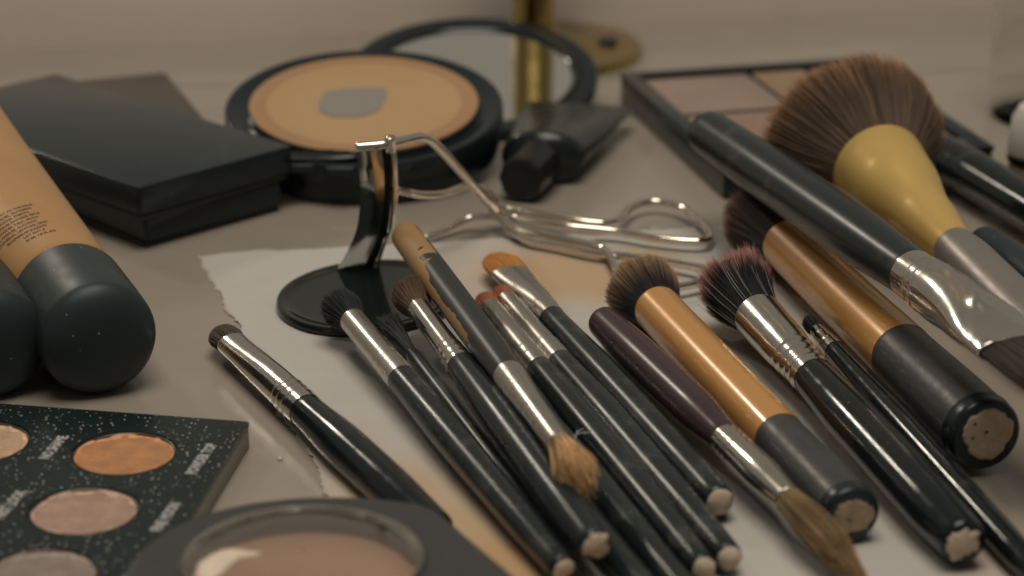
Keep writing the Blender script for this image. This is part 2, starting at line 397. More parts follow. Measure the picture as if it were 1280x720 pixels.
def brush(name, label, A, zA, B, zB, sj, handle, ferrule, br, hm=BLACK, fm=SILVER, tip=None, group='makeup brushes', cat='makeup brush',
          rings=None, flat=None, roll=0, hname='handle', fname='ferrule', extra=None, endcap=None, hsplit=None, fpow=2.0, crease=None):
    """A = mouth of the ferrule, B = end of the handle (photo pixel + height). Widths in photo pixels at fractions of A-B."""
    PA, PB = at(*A, zA), at(*B, zB); w0, w1 = depth(PA), depth(PB); Lt = (PB-PA).length
    d, u, v = frame(PB-PA, roll)
    def dist(s): return unproj_s(w0, w1, s)*Lt
    def rad(s, wd): t = unproj_s(w0, w1, s); return wd*.5/F*(w0+(w1-w0)*t)
    lo = PA if PA.z < PB.z else PB
    root = thing(name, label, cat, ((PA.x+PB.x)/2, (PA.y+PB.y)/2, 0), group)
    sm = lambda x: x*x*(3-2*x)
    def prof(nodes, s):
        for i in range(len(nodes)-1):
            if s <= nodes[i+1][0]:
                q = (s-nodes[i][0])/max(1e-6, nodes[i+1][0]-nodes[i][0]); q = min(1, max(0, q))
                return nodes[i][1]+(nodes[i+1][1]-nodes[i][1])*(q*.4+.6*sm(q))
        return nodes[-1][1]
    # handle
    s_end = 1.0; st = []
    for k in range(25):
        s = sj+(s_end-sj)*k/24; st.append((dist(s), rad(s, prof(handle, s))))
    rE = st[-1][1]; LE = st[-1][0]; endr = tip.get('round', .45) if tip else .5
    body = [q for q in st if q[0] < LE-rE*endr]; body.insert(0, (st[0][0]-.15, st[0][1]*.9))
    rb = body[-1][1]
    tr = tip.get('flat', .62) if tip else .0
    for k in range(1, 9):
        a = math.pi/2*k/8; body.append((LE-rE*endr+rE*endr*math.sin(a), rE*(tr+(1-tr)*math.cos(a))))
    if not tip: body.append((LE+.001, rE*.02))
    if hsplit:                                    # lower part of the handle in another material
        sd = dist(hsplit[0]); g1 = [q for q in body if q[0] < sd]; g2 = [q for q in body if q[0] >= sd]
        rs = np.interp(sd, [q[0] for q in body], [q[1] for q in body]); g1.append((sd, rs)); g2 = [(sd, rs*.97), (sd+.02, rs*1.03)]+g2
        V, Fc = sweep(PA, d, u, v, [(s, r, r) for s, r in g1], 44); mesh(hname, V, Fc, hm, root, angle=50)
        V, Fc = sweep(PA, d, u, v, [(s, r, r) for s, r in g2], 44); hh = mesh(hsplit[2], V, Fc, hsplit[1], root, angle=50)
    else:
        V, Fc = sweep(PA, d, u, v, [(s, r, r) for s, r in body], 40); hh = mesh(hname, V, Fc, hm, root, angle=50)
    if tip and tip.get('chip', 1):
        R = rE*tip.get('chip', .62)
        V, Fc = chip(PA+d*LE+u*tip.get('ou', 0)*rE+v*tip.get('ov', 0)*rE, d, u, v, R, tip.get('seed', 1), tip.get('amp', .1), dome=tip.get('dome', .08))
        tp = mesh(tip.get('name', 'bare_wood_tip'), V, Fc, tip.get('mat', WOOD), root)
        if tip.get('marks'):
            g = G(); rr = random.Random(tip['seed'])
            for k in range(tip['marks']):
                x, y = rr.uniform(-.65, .65)*R, rr.uniform(-.65, .65)*R
                V, Fc = chip(PA+d*(LE+tip.get('dome', .08)*.85)+u*(x+tip.get('ou', 0)*rE)+v*(y+tip.get('ov', 0)*rE), d, u, v, R*rr.uniform(.03, .10), k+9, .5, dome=.01); g.add(V, Fc)
            mesh('paint_fleck', g.V, g.F, BLACK_SATIN, tp)
    # ferrule
    if ferrule:
        fs = []
        s0, s1 = ferrule[0][0], ferrule[-1][0]; N = 170
        for k in range(N+1):
            s = s0+(s1-s0)*k/N; r = rad(s, prof(ferrule, s)); fl = 1.0
            if flat: q = min(1, max(0, (s-s0)/(flat[1]))); fl = flat[0]+(1-flat[0])*sm(q)
            bumpr = 1
            for (rc, wd) in (rings or []):
                x = (s-rc)/wd
                if abs(x) < 1: bumpr += .026*math.cos(x*math.pi/2)**2
            fs.append((dist(s), r*bumpr, r*fl*bumpr))
        s_, a_, b_ = fs[0]
        fs = [(s_+.25, a_*.93, b_*.93), (s_+.02, a_*.94, b_*.93), (s_-.01, a_*.975, b_*.975)]+fs
        V, Fc = sweep(PA, d, u, v, fs, 56, cap0=True, cap1=True, power=fpow)
        if crease:                                 # sharp dents pressed into the upper side of the flattened metal
            W = []
            for i_, p_ in enumerate(V):
                ring_, k_ = divmod(i_, 56); th_ = 2*math.pi*k_/56; c_, t_ = math.cos(th_), math.sin(th_); s_r = (fs[ring_][0]-dist(s0))/(dist(s1)-dist(s0)); h_ = 0
                for (xa, ya, xb, yb_, am_) in crease:
                    ex, ey = xb-xa, yb_-ya; q_ = max(0, min(1, ((s_r-xa)*ex+(c_-ya)*.4*ey*.4)/(ex*ex+ey*ey*.16)))
                    dd_ = math.hypot(s_r-xa-q_*ex, (c_-ya-q_*ey)*.4); h_ += am_*max(0, 1-dd_/.10)
                W.append(Vector(p_)+v*(h_*max(0, t_)**.3 if t_ > 0 else 0))
            V = W
        fo = mesh(fname, V, Fc, fm, root, angle=60)
        a_, b_ = fs[3][1]*.93, fs[3][2]*.92
    else: a_ = b_ = rad(0, handle[0][1])*.9
    if br:
        wd = dict(br); Lc = wd.pop('L')
        bristles(wd.pop('name', 'bristles'), PA, -d, -u, v, a_, b_, Lc, wd.pop('prof'), wd.pop('n'), wd.pop('th'), wd.pop('mat'), root, **wd)
    return dict(root=root, PA=PA, PB=PB, d=d, u=u, v=v, dist=dist, rad=rad, L=LE, rE=rE, handle=hh)

BR_GREYBROWN = bristle_mat('grey_brown_hair', [(0, (.035, .026, .022)), (.6, (.075, .052, .040)), (1, (.10, .075, .06))])
BR_BLACK = bristle_mat('black_hair', [(0, (.010, .013, .014)), (.7, (.016, .022, .023)), (1, (.03, .035, .035))])
BR_BROWN = bristle_mat('brown_hair', [(0, (.10, .060, .030)), (.5, (.12, .070, .040)), (1, (.10, .055, .035))])
BR_TAN = bristle_mat('tan_hair', [(0, (.16, .13, .085)), (.30, (.28, .19, .10)), (.5, (.52, .32, .15)), (1, (.66, .42, .20))], rand=.6)
BR_OLIVE = bristle_mat('olive_tan_hair', [(0, (.26, .20, .085)), (.35, (.24, .165, .075)), (.6, (.17, .11, .055)), (1, (.38, .25, .12))], rand=.55)
BR_ORANGE = bristle_mat('orange_hair', [(0, (.42, .17, .035)), (1, (.58, .25, .055))], rand=.15)
BR_RED = bristle_mat('reddish_hair', [(0, (.42, .12, .05)), (1, (.38, .13, .07))], rand=.25)
BR_STIP = bristle_mat('duo_fibre_hair', [(0, (.006, .009, .010)), (.74, (.012, .016, .017)), (.86, (.26, .11, .09)), (1, (.50, .25, .21))], rand=.35)
BR_KAB = bristle_mat('kabuki_hair', [(0, (.010, .010, .010)), (.50, (.020, .018, .017)), (.70, (.11, .075, .052)), (1, (.46, .29, .17))], rand=.4)
BR_KAB2 = bristle_mat('dark_kabuki_hair', [(0, (.022, .018, .017)), (.55, (.045, .030, .026)), (.84, (.10, .060, .045)), (1, (.36, .19, .13))], rand=.5)
BR_BIG = bristle_mat('powder_hair', [(0, (.22, .15, .095)), (.22, (.16, .11, .074)), (.70, (.135, .090, .062)), (.86, (.22, .125, .070)), (1, (.38, .21, .11))], rand=.45)
BR_FLAT = bristle_mat('flat_dark_hair', [(0, (.035, .025, .02)), (1, (.09, .06, .045))], rand=.7)

dome = [(0, 1), (.4, 1.12), (.7, 1.12), (1, .9)]
# a: small angled brush alone on the left
brush('eyeshadow_brush', 'small angled brush with grey-brown bristles lying apart at the far left of the napkin', (291, 430), .55, (548, 666), .5, .35,
      [(.35, 45), (.55, 57), (.75, 58), (1, 50)], [(0, 41), (.15, 43), (.36, 47)],
      dict(L=1.25, prof=[(0, 1), (.4, 1.12), (.75, 1.05), (1, .8)], n=2800, th=.011, mat=BR_GREYBROWN, dome=.42, cut=.12, jit=.03, rough=.015, bend=(.05, -.1)), flat=(.72, .22), rings=[(.275, .008), (.298, .008), (.321, .008)],
      fm=SILVER, hm=BLACK_GLOSS, tip=dict(chip=.7, seed=3))
# b: black bristles
brush('eyeshadow_brush', 'slim brush with black bristles and dull silver ferrule leaning on the black lash curler pad', (441, 401), 1.0, (704, 712), .5, .22,
      [(.22, 37), (.45, 46), (.8, 44), (1, 37)], [(0, 33), (.12, 34), (.235, 38)],
      dict(L=1.3, prof=[(0, 1), (.4, 1.55), (.8, 1.7), (1, 1.4)], n=2600, th=.012, mat=BR_BLACK, dome=.3, jit=.1, bend=(-.1, 0)),
      rings=[(.155, .009), (.18, .009), (.205, .009)], fm=SILVER_DULL, hm=BLACK, tip=dict(chip=.78, seed=5, amp=.2))
# c: thin wand
brush('mascara_wand', 'thinnest all black wand with powdery clumped head wedged between two silver ferrules', (515, 442), .55, (724, 716), .35, .02,
      [(0, 15), (.03, 24), (.5, 25), (1, 18)], [(-.0, 15), (.03, 16)],
      dict(L=2.3, prof=[(0, .9), (.3, 1.3), (.7, 1.5), (1, 1.1)], n=700, th=.018, mat=BR_BLACK, dome=.1, jit=.3), fm=BLACK_SATIN, hm=BLACK_SATIN, cat='mascara wand')
# g: mostly hidden handle
brush('thin_brush', 'black handle showing only at the bottom edge just right of the chipped white-tipped handle', (640, 542), .35, (842, 779), .40, .1,
      [(.1, 30), (.5, 40), (1, 36)], [(0, 26), (.12, 30)], dict(L=.8, prof=dome, n=300, th=.014, mat=BR_BROWN), hm=BLACK, tip=dict(chip=.62, seed=8))
# f
brush('thin_brush', 'black handle running out of the frame from under the tan bristles of the reversed brush', (610, 440), .40, (872, 760), .42, .1,
      [(.1, 30), (.5, 42), (1, 38)], [(0, 26), (.12, 30)], dict(L=.8, prof=dome, n=300, th=.014, mat=BR_BROWN), hm=BLACK, tip=dict(chip=.62, seed=9))
# d: brown bristles
brush('eyeshadow_brush', 'slim brush with frayed brown bristles whose handle ends in a round chipped white tip', (523, 385), 1.3, (744, 683), .95, .245,
      [(.24, 38), (.45, 50), (.8, 50), (1, 43)], [(0, 29), (.12, 31), (.255, 38)],
      dict(L=1.15, prof=[(0, 1.05), (.5, 1.75), (1, 2.1)], n=3800, th=.010, mat=BR_BROWN, dome=.28, jit=.07, rough=.05, bend=(.1, .05)),
      rings=[(.185, .009), (.21, .009), (.235, .009)], fm=SILVER, hm=BLACK, tip=dict(chip=.80, seed=12, amp=.2, ov=.03, dome=.10))
# A, B: two clear ferruled brushes with reddish tips
brush('concealer_brush', 'silver ferruled brush with a tiny reddish tip, left one of the reddish pair', (613, 386), .55, (880, 711), .5, .235,
      [(.23, 36), (.45, 44), (.8, 42), (1, 36)], [(0, 29), (.12, 32), (.25, 36)],
      dict(L=.75, prof=dome, n=1500, th=.012, mat=BR_RED, dome=.4), rings=[(.18, .009), (.205, .009)], fm=SILVER_DULL, hm=BLACK, tip=dict(chip=.84, seed=15, amp=.06, dome=.12))
brush('concealer_brush', 'silver ferruled brush with a short reddish tip beside the orange bristled brush', (634, 376), .6, (912, 698), .5, .225,
      [(.22, 34), (.45, 45), (.8, 44), (1, 38)], [(0, 27), (.12, 30), (.24, 35)],
      dict(L=.75, prof=dome, n=1500, th=.012, mat=BR_RED, dome=.4), rings=[(.185, .012)], fm=SILVER_DULL, hm=BLACK, tip=dict(chip=.84, seed=16, amp=.04, dome=.14))
# orange
brush('foundation_brush', 'flat brush with bright orange rounded bristles and silver paddle ferrule', (638, 341), .6, (900, 628), .55, .19,
      [(.19, 33), (.45, 44), (.8, 48), (1, 42)], [(0, 50), (.08, 44), (.2, 34)],
      dict(L=1.55, prof=[(0, 1.05), (.4, 1.12), (.75, 1.0), (1, .8)], n=4000, th=.011, mat=BR_ORANGE, dome=.42, jit=.03, rough=.012), flat=(.42, .2), rings=[(.165, .010)], fm=SILVER_DULL, hm=BLACK, tip=dict(chip=.84, seed=18, amp=.04, dome=.12))
# e: reversed with worn tan paint, lies on top
e = brush('worn_brush', 'reversed brush with peeling black paint over tan wood and splayed tan bristles near the bottom', (700, 556), 1.65, (506, 293), 1.75, .33,
      [(.33, 38), (.5, 44), (.8, 42), (1, 38)], [(0, 31), (.1, 33), (.33, 40)],
      dict(L=1.45, prof=[(0, 1.05), (.3, 1.35), (.7, 1.65), (1, 1.45)], n=1500, th=.013, mat=BR_TAN, dome=.22, jit=.24, stray=.05, rough=.06, bend=(.0, -.3)),
      rings=[(.24, .010), (.268, .010), (.296, .010)], fm=SILVER_DULL, hm=None, tip=None)
def worn_paint():
    m = bpy.data.materials.new('peeling_black_paint'); m.use_nodes = True; t = m.node_tree; L = t.links.new; b = t.nodes['Principled BSDF']
    at_ = t.nodes.new('ShaderNodeAttribute'); at_.attribute_name = 'tone'; se = t.nodes.new('ShaderNodeSeparateColor'); L(at_.outputs['Color'], se.inputs[0])
    tc = t.nodes.new('ShaderNodeTexCoord'); nz = t.nodes.new('ShaderNodeTexNoise'); nz.inputs['Scale'].default_value = 170; nz.inputs['Detail'].default_value = 4; L(tc.outputs['Object'], nz.inputs['Vector'])
    ad = t.nodes.new('ShaderNodeMath'); ad.operation = 'MULTIPLY_ADD'; ad.inputs[1].default_value = .9; L(nz.outputs['Fac'], ad.inputs[0]); L(se.outputs[0], ad.inputs[2])
    gt = t.nodes.new('ShaderNodeMapRange'); gt.inputs[1].default_value = .93; gt.inputs[2].default_value = .95; L(ad.outputs[0], gt.inputs[0])
    mx = t.nodes.new('ShaderNodeMix'); mx.data_type = 'RGBA'; mx.inputs[6].default_value = (.022, .026, .026, 1); mx.inputs[7].default_value = (.36, .215, .09, 1); L(gt.outputs[0], mx.inputs[0]); L(mx.outputs[2], b.inputs['Base Color'])
    rr = t.nodes.new('ShaderNodeMapRange'); rr.inputs[3].default_value = .38; rr.inputs[4].default_value = .6; L(gt.outputs[0], rr.inputs[0]); L(rr.outputs[0], b.inputs['Roughness'])
    bp = t.nodes.new('ShaderNodeBump'); bp.invert = True; bp.inputs['Strength'].default_value = .8; bp.inputs['Distance'].default_value = .0006; L(gt.outputs[0], bp.inputs['Height']); L(bp.outputs[0], b.inputs['Normal'])
    h = e['handle']; h.data.materials.clear(); h.data.materials.append(m); h['label'] = 'handle with black paint peeling to bare tan wood'
    # wear mask in the handle's own length and girth: the end is bare, and a strip down its left side
    ca = h.data.color_attributes.new('tone', 'FLOAT_COLOR', 'POINT')
    for i, vt in enumerate(h.data.vertices):
        p = Vector(vt.co)/S+Vector(e['root'].location)/S-e['PA']
        s = p.dot(e['d'])/e['L']; q = p-e['d']*p.dot(e['d']); an = math.degrees(math.atan2(q.dot(e['v']), q.dot(e['u'])))
        # u points to image left for this reversed brush when negative x
        left = e['u'].x < 0
        side = an if left else 180-an
        side = (side+180) % 360-180            # 0 = image left side, 90 = top
        w_end = max(0, min(1, (s-.66)/.22)); w_side = max(0, 1-abs(side-10)/46)*max(0, min(1, (s-.36)/.1)) 
        ca.data[i].color = (.72*w_end*(1 if side < 118 else .65)+.80*w_side, 0, 0, 1)
worn_paint()
# purple reversed brush
p = brush('worn_brush', 'reversed plum handled brush with long olive-tan pointed bristles at the bottom', (986, 625), .95, (752, 400), .9, .335,
      [(.33, 40), (.5, 54), (.8, 52), (1, 42)], [(0, 36), (.15, 46), (.30, 42), (.345, 40)],
      dict(L=2.9, prof=[(0, 1.0), (.3, 1.3), (.6, 1.2), (.85, .75), (1, .3)], n=2400, th=.013, mat=BR_OLIVE, dome=.25, jit=.12, rough=.05, bend=(-.25, -.45)),
      rings=[(.265, .009), (.29, .009), (.315, .009)], fm=SILVER, hm=PURPLE)
# bronze brush in the middle
brush('kabuki_brush', 'bronze ferruled round brush with grey tail, smaller of the two bronze brushes', (822, 386), .9, (1066, 645), .75, .62,
      [(.5, 66), (.62, 67), (.9, 74), (1, 76)], [(0, 60), (.3, 64), (.625, 68)],
      dict(L=1.75, prof=[(0, 1.0), (.3, 1.35), (.65, 1.75), (1, 1.8)], n=11000, th=.008, mat=BR_KAB, dome=.30, jit=.05, rough=.03, bend=(0, .1)),
      fm=BRONZE, hm=GREYMAT, hsplit=(.965, BLACK_SATIN, 'end_ring'), tip=dict(chip=.66, seed=22, amp=.20, flat=.82, round=.22, dome=.02, marks=3, mat=WOODTAN2))
# thin glossy brush between
brush('liner_brush', 'thin gloss black brush squeezed between the pink-tipped brush and the large bronze brush', (1022, 414), .8, (1300, 723), .45, .07,
      [(.07, 26), (.4, 40), (.9, 40), (1, 34)], [(0, 20), (.08, 28)], dict(L=.8, prof=dome, n=300, th=.014, mat=BR_BLACK), rings=[(.02, .008), (.05, .008)], hm=BLACK_GLOSS, fm=SILVER, tip=dict(chip=.6, seed=27))
# stippling
st_ = brush('stippling_brush', 'black and pink tipped stippling brush with wide silver ferrule and chipped black handle', (948, 396), 1.15, (1207, 680), .72, .26,
      [(.25, 52), (.45, 64), (.85, 70), (1, 62)], [(0, 62), (.12, 60), (.22, 52), (.27, 54)],
      dict(L=2.3, prof=[(0, 1.0), (.35, 1.25), (.7, 1.55), (1, 1.75)], n=7000, th=.009, mat=BR_STIP, dome=.18, jit=.12, stray=.1, rough=.05, bend=(.1, .15)),
      rings=[(.175, .010), (.20, .010), (.225, .010), (.248, .008)], fm=SILVER, hm=BLACK_GLOSS, tip=dict(chip=.66, seed=31, amp=.3, flat=.72, round=.35, dome=.06, ou=.15, ov=-.05, marks=2))
bristles('pale_hairs', st_['PA'], -st_['d'], -st_['u'], st_['v'], .62, .62, 2.3, [(0, 1.0), (.35, 1.30), (.7, 1.62), (1, 1.85)], 50, .008, bristle_mat('pale_hair', [(0, (.16, .16, .155)), (1, (.38, .34, .31))]), st_['root'], dome=.12, jit=.14, core=False, bend=(.1, .2))
# big kabuki
brush('kabuki_brush', 'largest bronze ferruled round brush with thick grey tail and bare wood disc on its end', (985, 306), 1.15, (1233, 545), 1.0, .57,
      [(.5, 80), (.57, 81), (.9, 93), (1, 96)], [(0, 66), (.3, 74), (.575, 82)],
      dict(L=3.0, prof=[(0, 1.0), (.3, 1.3), (.65, 1.65), (1, 1.75)], n=9000, th=.011, mat=BR_KAB2, dome=.28, jit=.06, rough=.04),
      fm=BRONZE, hm=GREYMAT, hsplit=(.955, BLACK_SATIN, 'end_ring'), tip=dict(chip=.68, seed=34, amp=.14, flat=.84, round=.2, dome=.02, marks=3, ov=.05))
# gold powder brush
g_ = brush('powder_brush', 'biggest fluffy brown powder brush with gold cone ferrule and pewter handle', (1098, 212), 2.4, (1330, 450), 1.0, .40,
      [(.38, 52), (.5, 66), (1, 84)], [(0, 122), (.10, 108), (.25, 74), (.41, 54)],
      dict(L=3.25, prof=[(0, 1.0), (.2, 1.6), (.5, 2.15), (1, 2.45)], n=26000, th=.008, mat=BR_BIG, dome=.42, jit=.075, rough=.035, clumps=420, bend=(-.1, -.2)),
      fm=GOLD, hm=mat('pewter_handle', (.30, .275, .25), .38, .6, rvar=.05, vscale=100), tip=None)
bristles('gold_hairs', g_['PA'], -g_['d'], -g_['u'], g_['v'], 1.15, 1.15, 2.2, [(0, 1.0), (.2, 1.62), (.5, 2.0), (1, 2.3)], 60, .009, bristle_mat('golden_hair', [(0, (.50, .34, .15)), (1, (.30, .19, .10))]), g_['root'], dome=.3, jit=.1, core=False)
# flat brush on top, reversed: its head is at the right edge
brush('flat_brush', 'thick black handled brush lying across all others with creased flat silver ferrule', (1275, 436), 3.15, (882, 163), 2.9, .33,
      [(.33, 62), (.55, 72), (.8, 68), (1, 57)], [(0, 118), (.08, 108), (.2, 78), (.34, 64)],
      dict(L=2.2, prof=[(0, 1.0), (.5, 1.05), (1, 1.0)], n=5000, th=.013, mat=BR_FLAT, dome=.1, jit=.03), flat=(.30, .26), rings=[(.275, .007), (.295, .007)], fm=SILVER, hm=BLACK_SATIN, crease=[(.72, .1, .32, -.25, .07), (.32, -.25, .05, -.75, .07), (.32, -.25, .06, .35, .05)])
# two brushes behind at the right edge
brush('thick_brush', 'blurred black brush lying behind the gold cone ferrule at the right edge', (1150, 178), .9, (1400, 330), .8, .25,
      [(.25, 60), (1, 62)], [(0, 50), (.25, 60)], dict(L=1.2, prof=dome, n=900, th=.02, mat=BR_BLACK), fm=BLACK_GLOSS, hm=BLACK_GLOSS)
brush('rubber_ended_brush', 'dark grey rounded handle end resting right below the gold cone ferrule', (1420, 430), .7, (1222, 302), 1.2, .3,
      [(.3, 50), (1, 50)], [(0, 44), (.3, 50)], dict(L=1, prof=dome, n=300, th=.02, mat=BR_BLACK), fm=SILVER, hm=RUBBER)

# ================================================================ FOUNDATION TUBES
def text_mesh(body, size, bold=0):
    c = bpy.data.curves.new('print', 'FONT'); c.offset = bold; c.body = body; c.size = size; c.align_x = 'LEFT'; c.resolution_u = 2
    o = bpy.data.objects.new('print', c); COL.objects.link(o)
    dg = bpy.context.evaluated_depsgraph_get(); me = bpy.data.meshes.new_from_object(o.evaluated_get(dg))
    V = [tuple(v.co) for v in me.vertices]; Fc = [tuple(p.vertices) for p in me.polygons]
    bpy.data.objects.remove(o); bpy.data.curves.remove(c); bpy.data.meshes.remove(me); return V, Fc
def foundation_tube(label, end_px, joint_px, z, R, far_px, text=True):
    E = at(*end_px, z); J = at(*joint_px, z); C = at(*far_px, 4.4)
    d = (J-E).normalized(); d, u, v = frame(d)
    root = thing('foundation_tube', label, 'makeup tube', (E.x, E.y, 0), 'foundation tubes')
    Lc = (J-E).length
    st = [(-R*.42+R*.42*(1-math.cos(a)), R*(math.sin(a)**.75 if a > 0 else 0.001)*.985) for a in [math.pi/2*k/12 for k in range(13)]]
    st = [(s, max(.01, r)) for s, r in st]
    st += [(Lc*.3, R), (Lc*.8, R*1.01), (Lc-.03, R*1.01), (Lc, R*.985)]
    V, Fc = sweep(E, d, u, v, [(s, r, r) for s, r in st], 72); mesh('cap', V, Fc, RUBBER, root, angle=40)
    BODY = mat('beige_tube_plastic', (.44, .25, .105), .38, rvar=.05, vscale=60, var=.05)
    d2 = (C-J).normalized(); d2, u2, v2 = frame(d2); Lb = (C-J).length
    def rr(q): return (R*(.97+.55*q), R*(.97-.85*q**1.3))
    st = []
    for k in range(21): q = k/20; a, b = rr(q); st.append((q*Lb, a, max(.06, b), 0, 0))
    V, Fc = sweep(J, d2, u2, v2, st, 72); body = mesh('tube_body', V, Fc, BODY, root)
    if text:
        lines = ['DIRECTIONS: APPLY TO THE FACE', 'INGREDIENTS: WATER, GLYCERIN', 'DIMETHICONE, PHENYL', 'TITANIUM DIOXIDE, MICA', 'IRON OXIDES, TALC, SILICA', 'SODIUM CHLORIDE, PARFUM, ALCOHOL', 'TOCOPHEROL, LECITHIN, ZINC', 'MAGNESIUM SULFATE', 'LOT 4417 A', '30 ML 1.0 FL OZ']
        g = G()
        for li, tx in enumerate(lines):
            V, Fc = text_mesh(tx, .115, .002)
            ax = 2.55-.165*li
            W = []
            
            wid = max(x for x, y, z_ in V)
            for x, y, z_ in V:
                s = ax+y; q = s/Lb; a, b = rr(q); th_ = (x-wid)/a
                # angle measured on the tube: the line ends toward the right shoulder
                ang = math.radians(88+4*(li % 3)) - th_ if u2.x > 0 else math.radians(92-4*(li % 3))+th_
                P = J+d2*s+u2*(a*1.004*math.cos(ang))+v2*(max(.06, b)*1.004*math.sin(ang)+.004); W.append(P)
            g.add(W, Fc)
        mesh('print', g.V, g.F, mat('brown_print', (.07, .045, .03), .6), root, smooth=False)
    return root
foundation_tube('beige foundation tube with black cap and small brown print, lying by the black compacts', (122, 421), (87, 373), 1.45, 1.42, (-122, 104))
foundation_tube('black cap end of a second tube cut off by the left edge of the frame', (-14, 428), (-60, 352), 1.40, 1.38, (-230, 105), False)

# ================================================================ BLACK COMPACTS (left)
def slab_from(c3, zt, th, name, label, m, group='closed black compacts', seam=True):
    """three photo corners (back, right, front) of the top face at height zt; the fourth closes the parallelogram"""
    b, r, f = (at(*q, zt) for q in c3); l = b+(f-r)
    e1 = (r-b); e1.z = 0; e2 = (f-r); e2.z = 0; e2 = e2-e1.normalized()*e2.dot(e1.normalized())*.9
    l = b+e2; f = r+e2
    poly = ccw(round_corners([(q.x, q.y) for q in (b, r, f, l)], .12))
    root = thing(name, label, 'compact', ((b.x+f.x)/2, (b.y+f.y)/2, zt-th), group)
    V, Fc = prism(poly, zt-th*.82, zt, .05); mesh('lid', V, Fc, m, root, angle=40)
    ins = round_corners([(q.x*.985+.015*(b.x+f.x)/2, q.y*.997+.003*(b.y+f.y)/2) for q in (b, r, f, l)], .12)
    V, Fc = prism(ccw(ins), zt-th, zt-th*.82-.02, .05); mesh('base', V, Fc, m, root, angle=40)
    return root
slab_from([(207, 90), (290, 190), (160, 215)], .85, .85, 'closed_compact', 'brownish black flat compact sticking out behind the stacked pair, lying on the counter', mat('brown_black_plastic', (.028, .022, .019), .22, rvar=.03, vscale=90))
slab_from([(80, 130), (352, 226), (200, 279)], .93, .93, 'closed_compact', 'flat black compact at the bottom of the stack, mostly covered by the one on top', CASE)
slab_from([(70, 92), (365, 182), (192, 241)], 1.95, 1.0, 'closed_compact', 'flat black square compact on top of the stack beside the beige tube', CASE)

